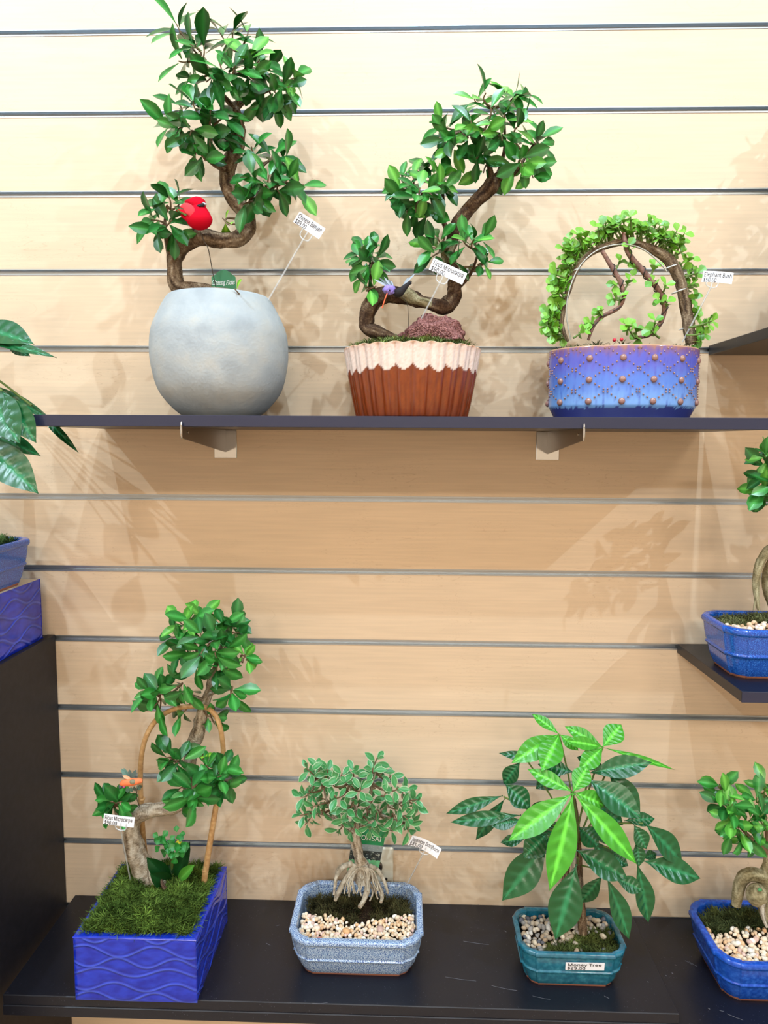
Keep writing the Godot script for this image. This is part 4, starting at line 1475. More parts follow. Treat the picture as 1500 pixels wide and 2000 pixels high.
		for k in pairs:
			var f := 1.0 - k * 0.34 * minf(1.0, 22.0 / len_px)
			var q := p0.lerp(p1, f)
			var sd := side.rotated(d, k * PI / 2 + rng.randf_range(-0.3, 0.3))
			for e: float in [-1.0, 1.0]:
				var ld := (sd * e + d * (0.75 if k == 0 else 0.35)).normalized()
				spots.append([rng.randi() % 3, leaf_frame(q - tree.position, ld, d * 0.35 + Vector3(rng.randf_range(-0.4, 0.4), 0.35, 0.8), size * rng.randf_range(0.8, 1.15))])
	var cen := Vector2(1225, 620)
	var hp := smooth(path_px(hoop), 6)
	for i in range(3, hp.size() - 2):
		var q: Vector4 = hp[i]
		var out := (Vector2(q.x, q.y) - cen)
		var ang := atan2(-out.y, out.x)
		var dense := 1 if q.x > 1300 and q.y > 500 else 2
		for k in dense:
			sprig.call(q.x + rng.randf_range(-3, 3), q.y, q.z, ang + rng.randf_range(-0.75, 0.75) + (0.25 if q.x < 1225 else -0.1), rng.randf_range(13, 48) * (1.0 if q.y < 560 else 0.72), 2, 1.0)
	for l: Array in [[in_a, 2], [in_b, 2]]:
		var sp := smooth(path_px(l[0]), 3)
		for i in range(4, sp.size(), 2):
			var q: Vector4 = sp[i]
			sprig.call(q.x, q.y, q.z, PI * (0.5 if i % 4 == 0 else 1.05) + rng.randf_range(-0.7, 0.7), rng.randf_range(9, 22), 2, 1.0)
	for e: Array in [[1340, 655, -0.05, 34], [1345, 640, 0.15, 42], [1288, 660, 2.7, 24], [1120, 660, 0.5, 22], [1240, 660, 2.4, 24], [1225, 655, 1.6, 16]]:
		sprig.call(e[0], e[1], z + 0.03, e[2], e[3], 2, 1.05)
	# the 300 leaves that stand out furthest are leaves of their own, the rest is foliage behind them
	spots.sort_custom(func(p: Array, q: Array) -> bool: return p[1].origin.z > q[1].origin.z)
	for i in mini(300, spots.size()):
		put("leaf", leaves.elephant[spots[i][0]], tree, spots[i][1])
	var mm := MultiMesh.new()
	mm.transform_format = MultiMesh.TRANSFORM_3D
	mm.mesh = leaves.elephant[0]
	mm.instance_count = maxi(spots.size() - 300, 0)
	for i in mm.instance_count:
		mm.set_instance_transform(i, spots[300 + i][1])
	var rest := MultiMeshInstance3D.new()
	rest.multimesh = mm
	rest.name = "foliage"
	tree.add_child(rest)
	rest.set_meta("kind", "stuff")
	# hoop wire, ties and the black training wire
	var hw := []
	for e: Array in [[1115, 665], [1106, 610], [1114, 560], [1136, 515], [1172, 486], [1220, 477], [1258, 488], [1290, 515], [1302, 530]]:
		hw.append(P(e[0], e[1], z + 0.022))
	wire_path("hoop_wire", hw, 0.0013, M.wire_pale, tree)
	for l: Array in [in_a, in_b]:
		var sp := smooth(path(l), 8)
		var c := []
		for i in range(6, sp.size() - 4):
			var q: Vector4 = sp[i]
			var an := i * 0.8
			c.append(v3(q) + Vector3(cos(an) * 1.25, cos(an) * 0.5, sin(an) * 1.25) * q.w)
		wire_path("training_wire", c, 0.0009, M.wire_black, tree)
	for e: Array in [[1310, 522, 12], [1326, 569, 12], [1126, 527, 7], [1340, 640, 12], [1218, 476, 8]]:
		var tb := Mb.new()
		var q := P(e[0], e[1], z)
		var s: float = e[2] * PX(e[0], e[1], z)
		var ring := []
		for k in 13:
			var an := TAU * k / 12.0
			ring.append(v4(q + Vector3(cos(an) * 1.05, cos(an) * 0.35, sin(an) * 1.05) * s, 0.0011))
		sweep(tb, ring, 5, 2)
		part("zip_tie", tb, mat(C(220, 226, 226), 0.35), tree)
	# red berries in the pot
	for e: Array in [[1200, 664], [1214, 663]]:
		var br := Mb.new()
		ball(br, P(e[0], e[1], z + 0.07), Vector3.ONE * 0.0032, 6)
		var o := put("red_berry", br.mesh(mat(C(196, 38, 58), 0.4), P(e[0], e[1], z + 0.07)), self, Transform3D(Basis.IDENTITY, P(e[0], e[1], z + 0.07)))
		tag(o, "tiny red berry on the soil of the studded pot", "berry", "red berries in the studded pot")
	price_tag("curved price card reading Elephant Bush, beside the studded pot's hoop", ["Elephant Bush", "$90.00"], 1402, 541, 0.20, 56, 22, -8.0, [1333, 668, 0.16, 1388, 562], 9.0, -0.25, [0.9, 0.42])

func path_px(rows: Array) -> Array:
	var out := []
	for r: Array in rows:
		out.append(Vector4(r[0], r[1], r[2], r[3]))
	return out

# ---------------------------------------------------------------- the plants on the deck
func ficus_with_hoop() -> void:
	var lo := Vector3(-0.586, DECK, 0.072)
	var hi := Vector3(-0.3635, 0.5135, 0.288)
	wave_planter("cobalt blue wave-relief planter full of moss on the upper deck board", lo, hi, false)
	var at := Vector3((lo.x + hi.x) / 2, DECK, (lo.z + hi.z) / 2)
	var ns := FastNoiseLite.new()
	ns.frequency = 18.0
	ns.seed = 77
	var hf := func(x: float, z: float) -> float: return 0.119 + ns.get_noise_2d(x, z) * 0.011 + 0.019 * (1.0 - pow(x / 0.098, 4.0)) * (1.0 - pow(z / 0.098, 4.0))
	var bed := put("soil", bed_mesh(at, 0.094, 0.091, hf).mesh(M.moss_bed, at), self, Transform3D(Basis.IDENTITY, at))
	tag(bed, "mossy soil mound filling the cobalt wave planter", "soil", "", "stuff")
	moss("moss", "thick tangled green moss heaped in the cobalt wave planter", at, 0.0985, 0.0975, 0.0, hf, func(_x: float, _z: float) -> bool: return true, 0.0034, 1.05, Vector3(0.05, 0.082, 0.016))

	var z := 0.145
	var tree := thing("ficus_bonsai", "tall ficus bonsai tied to a bamboo hoop in the cobalt planter", "bonsai", P(300, 1740, z))
	limb("trunk", [[312, 1752, z + 0.02, 17], [302, 1728, z + 0.01, 23], [284, 1704, z, 23], [268, 1672, z, 20], [259, 1642, z, 17], [258, 1618, z, 15], [264, 1598, z, 15], [282, 1586, z, 15], [308, 1581, z, 13], [336, 1580, z, 11], [358, 1566, z, 11], [372, 1536, z, 11], [372, 1500, z, 12], [374, 1462, z, 12], [386, 1434, z, 13], [392, 1406, z, 12], [399, 1378, z, 10], [409, 1348, z, 8], [413, 1322, z, 6]], M.bark_grey, tree, 0.16, 2, 0.08, 31)
	var mb := Mb.new()
	sweep(mb, path([[330, 1752, z + 0.03, 9], [318, 1738, z + 0.025, 14], [304, 1715, z + 0.02, 14], [296, 1696, z + 0.012, 9]]), 12, 5, 0.15, 0, 0.0, 32)
	part("root", mb, M.bark_grey, tree)
	mb = Mb.new()
	sweep(mb, path([[322, 1736, z + 0.045, 4], [317, 1727, z + 0.043, 4], [315, 1718, z + 0.038, 2]]), 8, 4, 0.3, 0, 0.0, 33)
	part("pruning_scar", mb, M.bark_dark, tree)
	var b1 := [[257, 1636, z, 7], [244, 1620, z + 0.01, 4], [230, 1596, z + 0.02, 3], [222, 1574, z + 0.02, 2]]
	var b2 := [[411, 1330, z, 5], [396, 1296, z + 0.01, 4], [380, 1258, z + 0.02, 3], [374, 1225, z + 0.02, 2]]
	var b3 := [[413, 1326, z, 5], [424, 1290, z + 0.01, 4], [436, 1250, z + 0.02, 3], [446, 1228, z + 0.01, 2]]
	var b4 := [[402, 1370, z, 4], [372, 1358, z + 0.02, 3], [338, 1352, z + 0.03, 2.5], [306, 1356, z + 0.03, 2]]
	var b5 := [[406, 1356, z, 4], [430, 1350, z + 0.03, 3], [452, 1346, z + 0.05, 2]]
	var b6 := [[372, 1490, z, 4], [352, 1490, z + 0.03, 3], [334, 1484, z + 0.04, 2]]
	var b7 := [[372, 1520, z, 5], [392, 1520, z + 0.03, 3.5], [420, 1512, z + 0.04, 2.5], [438, 1518, z + 0.04, 2]]
	var b8 := [[366, 1552, z, 4], [372, 1556, z + 0.04, 3], [380, 1566, z + 0.06, 2]]
	var b9 := [[416, 1316, z, 3], [448, 1304, z + 0.02, 2], [474, 1290, z + 0.03, 1.6]]
	for b: Array in [b1, b2, b3, b4, b5, b6, b7, b8, b9]:
		limb("branch", b, M.bark_grey, tree, 0.12, 0, 0.0, 34)
	var nodes := nodes_of(b1) + nodes_of(b2) + nodes_of(b3) + nodes_of(b4) + nodes_of(b5) + nodes_of(b6) + nodes_of(b7) + nodes_of(b8) + nodes_of(b9)
	crown(tree, [[372, 1208, 0.02, 100, 6, 1.15, ["mid", "light"]], [352, 1216, 0.02, 140, 6, 1.15, ["mid", "light"]], [396, 1202, 0.0, 65, 5, 1.0, ["mid", "light"]], [438, 1218, 0.01, 80, 7, 1.0], [460, 1218, 0.0, 45, 6, 1.0], [466, 1236, 0.01, 5, 6, 1.0], [336, 1244, 0.02, 180, 5, 1.0], [352, 1268, 0.04, 200, 6, 0.95], [392, 1238, 0.06, 90, 7, 1.0], [420, 1245, 0.05, 60, 7, 1.0], [366, 1278, 0.06, 230, 6, 1.05], [394, 1280, 0.08, 270, 7, 1.05], [422, 1282, 0.07, -70, 6, 1.05], [382, 1305, 0.05, 250, 5, 1.1], [424, 1308, 0.05, -95, 5, 1.05], [446, 1268, 0.05, -20, 6, 1.0], [478, 1280, 0.03, 70, 5, 0.85, ["light", "mid"]], [484, 1288, 0.03, -40, 4, 0.85, ["light", "mid"]], [454, 1344, 0.06, 75, 5, 1.05], [450, 1360, 0.06, 260, 6, 1.1],
		[300, 1342, 0.03, 110, 7, 0.95], [290, 1352, 0.04, 175, 6, 0.95], [320, 1348, 0.04, 40, 6, 0.95], [302, 1378, 0.04, 225, 4, 1.1], [308, 1392, 0.03, 240, 2, 1.1], [348, 1340, 0.05, 215, 6, 1.0], [362, 1355, 0.05, 260, 5, 0.95], [350, 1395, 0.03, 200, 5, 0.9], [418, 1412, 0.01, -60, 4, 0.8], [412, 1398, 0.02, 10, 4, 0.8],
		[338, 1470, 0.04, 70, 4, 1.15], [326, 1480, 0.05, 180, 6, 1.0], [340, 1496, 0.06, 240, 6, 1.0], [358, 1484, 0.06, 30, 5, 0.95], [397, 1474, 0.04, 70, 2, 0.5, ["new"]], [404, 1496, 0.05, 110, 6, 1.0], [436, 1496, 0.04, 60, 6, 1.0], [448, 1526, 0.05, -5, 6, 1.0], [434, 1540, 0.06, -60, 6, 1.0], [405, 1528, 0.07, 120, 6, 0.95], [352, 1540, 0.06, 200, 6, 1.0], [378, 1540, 0.08, 60, 6, 1.05], [382, 1566, 0.09, 285, 6, 1.25], [358, 1562, 0.07, 235, 5, 1.0], [430, 1516, 0.07, 30, 6, 0.95],
		[222, 1562, 0.03, 95, 6, 1.0], [212, 1566, 0.04, 165, 6, 1.0], [236, 1566, 0.04, 25, 6, 1.0], [212, 1582, 0.03, 225, 5, 0.95], [240, 1580, 0.03, -15, 3, 0.95]],
		z, nodes, ["dark", "mid", "mid", "dark"], M.twig, 1.03)

	var hoop := thing("bamboo_hoop", "bent bamboo plant hoop standing in the cobalt planter", "plant support", P(396, 1738, 0.14))
	mb = Mb.new()
	var hz := 0.172
	sweep(mb, path([[288, 1700, 0.10, 5.2], [281, 1650, 0.11, 5.2], [276, 1580, 0.13, 5.2], [274, 1510, 0.15, 5], [281, 1452, hz, 5], [302, 1410, hz, 5], [335, 1387, hz, 4.8], [378, 1379, hz, 4.6], [402, 1382, hz, 4.6], [420, 1396, hz, 4.6], [431, 1425, hz, 4.8], [436, 1470, 0.16, 5], [432, 1520, 0.15, 5.2], [422, 1575, 0.15, 5.5], [406, 1672, 0.145, 5.8], [396, 1740, 0.14, 6]]), 12, 8)
	part("cane", mb, M.bamboo, hoop)
	mb = Mb.new()
	var ring := []
	for k in 15:
		var an := TAU * k / 14.0
		ring.append(v4(P(398, 1380, 0.16) + Vector3(cos(an) * 0.013, sin(an) * 0.006, sin(an) * 0.02), 0.0012))
	sweep(mb, ring, 6, 2)
	part("raffia_tie", mb, mat(C(196, 168, 112), 0.8), hoop)
	for k: Array in [[401, 1700, 0.143], [277, 1560, 0.135]]:
		mb = Mb.new()
		sweep(mb, path([[k[0], k[1] - 2, k[2], 5.6], [k[0], k[1], k[2], 6.6], [k[0], k[1] + 2, k[2], 5.6]]), 12, 2)
		part("cane_node", mb, M.bamboo, hoop)

	# small kalanchoe behind the trunk
	var kz := 0.135
	var kal := thing("kalanchoe_plant", "small kalanchoe with round green leaflets behind the pale ficus trunk", "plant", P(340, 1722, kz))
	wire_path("stem", [P(340, 1722, kz), P(336, 1690, kz), P(338, 1655, kz)], 0.003, M.twig_green, kal)
	for e: Array in [[338, 1655, 95, 1.0], [326, 1650, 140, 0.95], [350, 1648, 60, 0.9], [310, 1650, 165, 0.8], [345, 1628, 85, 0.75], [312, 1636, 120, 0.7], [352, 1660, -10, 0.85], [325, 1665, 220, 0.9], [345, 1672, 290, 0.85]]:
		var an := deg_to_rad(e[2])
		rosette(kal, P(e[0], e[1], kz + 0.03), Vector3(cos(an) * 0.6, sin(an) * 0.6 + 0.2, 0.75), 4, e[3], ["kalanchoe"], 35.0, 85.0)
	for e: Array in [[338, 1722, 291, 1682, 30, 0.06], [342, 1724, 366, 1650, 26, 0.02], [336, 1726, 300, 1712, 30, 0.07], [346, 1722, 372, 1694, 20, 0.05], [340, 1720, 330, 1690, 24, 0.0]]:
		var p := P(e[0], e[1], kz + 0.01)
		var q := P(e[2], e[3], kz + e[5])
		var lm := leaf_mesh(M.leaf_kalanchoe_deep if e[2] < 370 else M.leaf_light, (q - p).length(), e[4] * PX(e[0], e[1], kz), 0.6, 0.25, 0.12, 8, 1.4)
		put("large_leaf", lm, kal, leaf_frame(p - kal.position, q - p, Vector3(0.1, 0.55, 0.8), 1.0))
	mb = Mb.new()
	ball(mb, P(349, 1646, kz + 0.02), Vector3(0.006, 0.005, 0.005), 6)
	part("yellow_flower", mb, mat(C(226, 216, 60), 0.6), kal)

	# orange butterfly-like bird on a wire
	var oz := 0.205
	var ob := thing("orange_bird_ornament", "orange painted bird ornament with grey feathers perched on the bamboo hoop", "bird ornament", P(271, 1577, 0.165))
	mb = Mb.new()
	sweep(mb, path([[235, 1533, oz, 3], [240, 1530, oz, 6], [250, 1528, oz, 7.5], [262, 1527, oz, 7], [272, 1525, oz, 5.5], [278, 1526, oz, 3]]), 14, 5, 0.1, 0, 0.0, 3)
	part("body", mb, mat(C(236, 124, 74), 0.6), ob)
	mb = Mb.new()
	ball(mb, P(259, 1527, oz + 0.0045), Vector3(0.0062, 0.0048, 0.004), 8)
	part("grey_patch", mb, mat(C(132, 128, 104), 0.8), ob)
	mb = Mb.new()
	ball(mb, P(236, 1536, oz + 0.001), Vector3(0.0042, 0.0046, 0.0045), 8)
	part("head", mb, mat(C(72, 80, 84), 0.6), ob)
	mb = Mb.new()
	ball(mb, P(242, 1537, oz + 0.005), Vector3(0.0026, 0.002, 0.002), 6)
	part("throat_patch", mb, mat(C(168, 66, 110), 0.6), ob)
	wire_path("beak", [P(234, 1538, oz + 0.003), P(233, 1543, oz + 0.006)], 0.0007, M.gloss_black, ob)
	feather(ob, [256, 1521, oz], [239, 1515, oz + 0.004], 7.0, mat(C(226, 176, 140), 0.7), "wing_feather")
	var teal := mat(C(92, 128, 116), 0.6)
	var slate := mat(C(76, 92, 84), 0.6)
	for f: Array in [[250, 1520, 236, 1501, 0], [252, 1520, 241, 1500, 0], [254, 1520, 253, 1503, 1], [258, 1520, 266, 1503, 1], [250, 1538, 248, 1549, 0], [256, 1537, 257, 1548, 0], [262, 1536, 264, 1546, 1], [268, 1534, 274, 1544, 0], [272, 1533, 277, 1539, 1]]:
		feather(ob, [f[0], f[1], oz - 0.003], [f[2], f[3], oz - 0.006], 8.0, teal if f[4] == 0 else slate, "wing_feather")
	wire_path("support_wire", [P(268, 1540, oz), P(267, 1558, 0.19), P(272, 1574, 0.172), P(271, 1577, 0.165)], 0.0007, M.wire, ob)
	price_tag("price card reading Ficus Microcarpa, before the pale ficus trunk", ["Ficus Microcarpa", "$90.00"], 232, 1603, 0.235, 60, 20, -6.5, [255, 1722, 0.16, 236, 1622], 2.0, 0.0)

func boxthorn() -> void:
	var at := Vector3(-0.083, DECK, 0.1425)
	bonsai_pot("bonsai_pot", "pale blue speckled bonsai pot with navy-flecked rim holding the boxthorn", at, 0.1285, 0.0925, 0.084, 0.034, M.glaze_light, M.glaze_light, 0.022, 0.0135, "glazed bonsai pots with belted walls")
	var ns := FastNoiseLite.new()
	ns.frequency = 20.0
	ns.seed = 55
	var hf := func(x: float, z: float) -> float: return 0.062 + ns.get_noise_2d(x, z) * 0.003 + 0.012 * exp(-(x * x + pow(z + 0.025, 2.0)) / 0.0022)
	var bed := put("soil", bed_mesh(at, 0.1, 0.064, hf).mesh(M.soil, at), self, Transform3D(Basis.IDENTITY, at))
	tag(bed, "dark crumbly soil around the boxthorn roots", "soil", "", "stuff")
	var front := func(x: float, z: float) -> bool: return z > 0.004 + 0.018 * exp(-x * x / 0.002) - absf(x) * 0.12 + ns.get_noise_2d(x * 3.0, 5.0) * 0.01
	var hg := func(x: float, z: float) -> float: return hf.call(x, z) + 0.004
	gravel("gravel", "peach and cream gravel before the boxthorn roots", at, 0.110, 0.074, 0.018, hg, front, 0.0064, 0.0044, STONE_TONES)
	moss("moss", "dark dry moss behind the boxthorn in the pale blue pot", at, 0.106, 0.070, 0.02, hf, func(x: float, z: float) -> bool: return not front.call(x, z) and absf(x - 0.012) > 0.012, 0.0058, 0.75, Vector3(0.035, 0.032, 0.014))
	# a few larger pebbles lie on top
	for e: Array in [[-0.02, 0.045, 0.0085, [0.72, 0.4, 0.18], "orange"], [0.045, 0.035, 0.0095, [0.55, 0.36, 0.3], "mauve"], [-0.07, 0.066, 0.006, [0.5, 0.2, 0.16], "brick red"], [0.014, 0.069, 0.0065, [0.74, 0.48, 0.2], "amber"], [-0.078, 0.036, 0.0075, [0.8, 0.62, 0.5], "pale pink"]]:
		var mb0 := Mb.new()
		ball(mb0, Vector3.ZERO, Vector3(e[2], e[2] * 0.6, e[2] * 0.75), 6)
		var c: Array = e[3]
		var o := put("pebble", mb0.mesh(mat(Color(c[0], c[1], c[2]).linear_to_srgb(), 0.55)), self, Transform3D(Basis(Vector3.UP, e[0] * 40.0), at + Vector3(e[0], hf.call(e[0], e[1]) + 0.0075, e[1])))
		tag(o, "larger " + e[4] + " pebble lying on the peach gravel", "pebble", "larger pebbles on the gravel")

	var z := 0.115
	var tree := thing("boxthorn_bonsai", "small variegated boxthorn bonsai with exposed roots in pale blue pot", "bonsai", P(705, 1735, z))
	limb("trunk", [[712, 1716, z, 20], [708, 1698, z, 15], [701, 1672, z, 10], [697, 1652, z, 10], [694, 1636, z, 10], [694, 1622, z, 8]], M.bark_grey, tree, 0.2, 2, 0.08, 51)
	for r: Array in [[[694, 1690, 7], [676, 1715, 5], [660, 1745, 5], [655, 1758, 3]], [[708, 1700, 7], [718, 1728, 6], [712, 1755, 5], [702, 1772, 4]], [[720, 1700, 6], [736, 1722, 4], [746, 1748, 4], [744, 1762, 3]], [[690, 1696, 4], [688, 1722, 2.5], [694, 1745, 2]], [[700, 1705, 3], [700, 1728, 2], [706, 1750, 1.5]], [[686, 1686, 6], [668, 1696, 5], [656, 1716, 3], [652, 1748, 2]], [[724, 1692, 5], [740, 1702, 4], [752, 1725, 3], [758, 1745, 2]], [[698, 1700, 3], [684, 1730, 2], [682, 1752, 1.5]], [[728, 1706, 3], [730, 1730, 2], [738, 1756, 1.5]], [[676, 1690, 5], [660, 1700, 4], [655, 1735, 2]], [[714, 1710, 3], [728, 1740, 2], [722, 1760, 1.5]]]:
		var rows := []
		for i in r.size():
			rows.append([r[i][0], r[i][1], z + 0.004 + 0.016 * i, r[i][2]])
		limb("root", rows, M.root, tree, 0.3, 0, 0.0, 52 + r.size())
	for k in 16:
		var sx := rng.randf_range(-22, 26)
		var rows := [[708 + sx * 0.4, 1692 + absf(sx) * 0.2, z + 0.012, 2.4]]
		var px := 708 + sx * 0.8
		for m in 3:
			px += rng.randf_range(-7, 7) + sx * 0.28
			rows.append([px, 1706 + m * 18 + rng.randf_range(-5, 5), z + 0.016 + 0.012 * m, 1.9 - 0.35 * m])
		limb("root", rows, M.root, tree, 0.2, 0, 0.0, 300 + k)
	var b1 := [[694, 1626, z, 7], [678, 1614, z + 0.01, 5], [658, 1604, z + 0.01, 4], [630, 1590, z + 0.01, 2.5], [606, 1588, z + 0.01, 1.5]]
	var b2 := [[694, 1624, z, 6], [698, 1596, z + 0.02, 4], [690, 1560, z + 0.03, 3], [684, 1528, z + 0.02, 2]]
	var b3 := [[695, 1628, z, 6], [716, 1606, z, 4.5], [738, 1588, z + 0.01, 3.5], [768, 1570, z + 0.01, 2.5], [796, 1566, z + 0.01, 1.5]]
	var b4 := [[716, 1606, z, 4], [722, 1570, z + 0.01, 3], [728, 1530, z + 0.01, 2], [735, 1500, z, 1.5]]
	var b5 := [[660, 1604, z + 0.01, 3], [640, 1568, z + 0.02, 2.5], [630, 1534, z + 0.02, 1.5], [615, 1520, z + 0.01, 1.2]]
	var b6 := [[740, 1590, z + 0.01, 3], [768, 1600, z + 0.03, 2], [790, 1612, z + 0.03, 1.5]]
	for b: Array in [b1, b2, b3, b4, b5, b6]:
		limb("branch", b, M.bark_grey, tree, 0.15, 0, 0.0, 60)
	var nodes := nodes_of(b1) + nodes_of(b2) + nodes_of(b3) + nodes_of(b4) + nodes_of(b5) + nodes_of(b6)
	var tips := []
	for e: Array in [[600, 1502, 130], [622, 1500, 100], [612, 1520, 150], [640, 1505, 80], [590, 1556, 175], [605, 1545, 150], [630, 1530, 110], [652, 1530, 90], [668, 1512, 80], [690, 1505, 95], [706, 1512, 90], [728, 1502, 85], [736, 1482, 70], [748, 1506, 60], [762, 1516, 50], [726, 1530, 80], [704, 1540, 80], [680, 1545, 110], [655, 1555, 130], [630, 1560, 160], [612, 1575, 190], [588, 1592, 180], [598, 1608, 230], [620, 1590, 220], [645, 1580, 200], [672, 1575, 120], [700, 1570, 80], [728, 1562, 70], [752, 1550, 60], [775, 1540, 50], [795, 1540, 30], [812, 1562, 20], [814, 1572, -10], [790, 1575, 0], [770, 1580, -10], [745, 1585, -20], [720, 1590, -60], [700, 1600, 250], [676, 1600, 240], [735, 1612, -80], [755, 1606, -50], [775, 1602, -60], [795, 1600, -30], [805, 1605, -20], [798, 1622, -70], [685, 1622, 230], [662, 1622, 225], [722, 1620, -90], [765, 1622, -60]]:
		tips.append([e[0], e[1], rng.randf_range(-0.02, 0.07), e[2], 6, 1.0])
	crown(tree, tips, z, nodes, ["boxthorn"], M.twig, 1.1)

	# printed nursery card behind the trunk
	var cz := 0.082
	var card := thing("nursery_card", "green and grey nursery card standing behind the boxthorn trunk", "plant label", P(710, 1705, cz))
	var img := Image.create(128, 256, false, Image.FORMAT_RGB8)
	img.fill(C(26, 138, 84))
	img.fill_rect(Rect2i(0, 112, 128, 34), C(140, 156, 160))
	img.fill_rect(Rect2i(0, 146, 128, 46), C(52, 60, 62))
	img.fill_rect(Rect2i(0, 192, 128, 64), C(112, 196, 142))
	var r2 := RandomNumberGenerator.new()
	r2.seed = 4
	for k in 160:
		img.fill_rect(Rect2i(r2.randi() % 120, 150 + r2.randi() % 44, 2 + r2.randi() % 6, 1 + r2.randi() % 4), [C(24, 30, 30), C(96, 112, 108), C(180, 190, 180), C(40, 52, 44)][r2.randi() % 4])
	for k in 40:
		img.fill_rect(Rect2i(r2.randi() % 120, 114 + r2.randi() % 28, 3 + r2.randi() % 6, 2), C(164, 178, 182))
	var cm := mat(Color.WHITE, 0.4)
	cm.albedo_texture = ImageTexture.create_from_image(img)
	var mb := Mb.new()
	var q := [P(692, 1606, cz - 0.01), P(757, 1612, cz - 0.01), P(738, 1704, cz), P(678, 1702, cz)]
	for dz: float in [0.0, -0.0008]:
		var o := Vector3(0, 0, dz)
		mb.quad(mb.vert(q[0] + o, Vector2(0, 0)), mb.vert(q[1] + o, Vector2(1, 0)), mb.vert(q[2] + o, Vector2(1, 1)), mb.vert(q[3] + o, Vector2(0, 1)))
	var face := part("card", mb, cm, card)
	var tm := Mb.new()
	var ex: Vector3 = (q[1] - q[0]).normalized()
	var ey: Vector3 = (q[0] - q[3]).normalized()
	tm.add(letters("BONSAI", 0.0135, "Droid Sans", 0.05), Transform3D(Basis(ex, ey, Vector3(0, 0, 1)), P(698, 1635, cz - 0.005)))
	sub("lettering", tm, M.white_ink, face)
	price_tag("curled price card reading Japanese Boxthorn, beside the variegated crown", ["Japanese Boxthorn", "$45.00"], 829, 1650, 0.135, 66, 21, -25.0, [795, 1727, 0.085, 826, 1668], -16.0, 0.0, [0.9, 0.42])

# one broad leaf between two photo points
func broad_leaf(tree: Node3D, e: Array, m: Material, z: float) -> Vector3:
	var p := P(e[0], e[1], z + e[5])
	var q := P(e[2], e[3], z + e[6])
	var len_ := (q - p).length()
	var lm := leaf_mesh(m, len_ * 1.05, e[4] * PX(e[0], e[1], z), 0.55, 0.12, 0.1, 40, 2.2, Color.WHITE, 0.0016, 1.12)
	var face := Vector3(rng.randf_range(-0.15, 0.15), 0.62, 0.85)
	put("leaf", lm, tree, leaf_frame(p - tree.position, q - p + Vector3(0, len_ * 0.03, 0), face, 1.0))
	return p

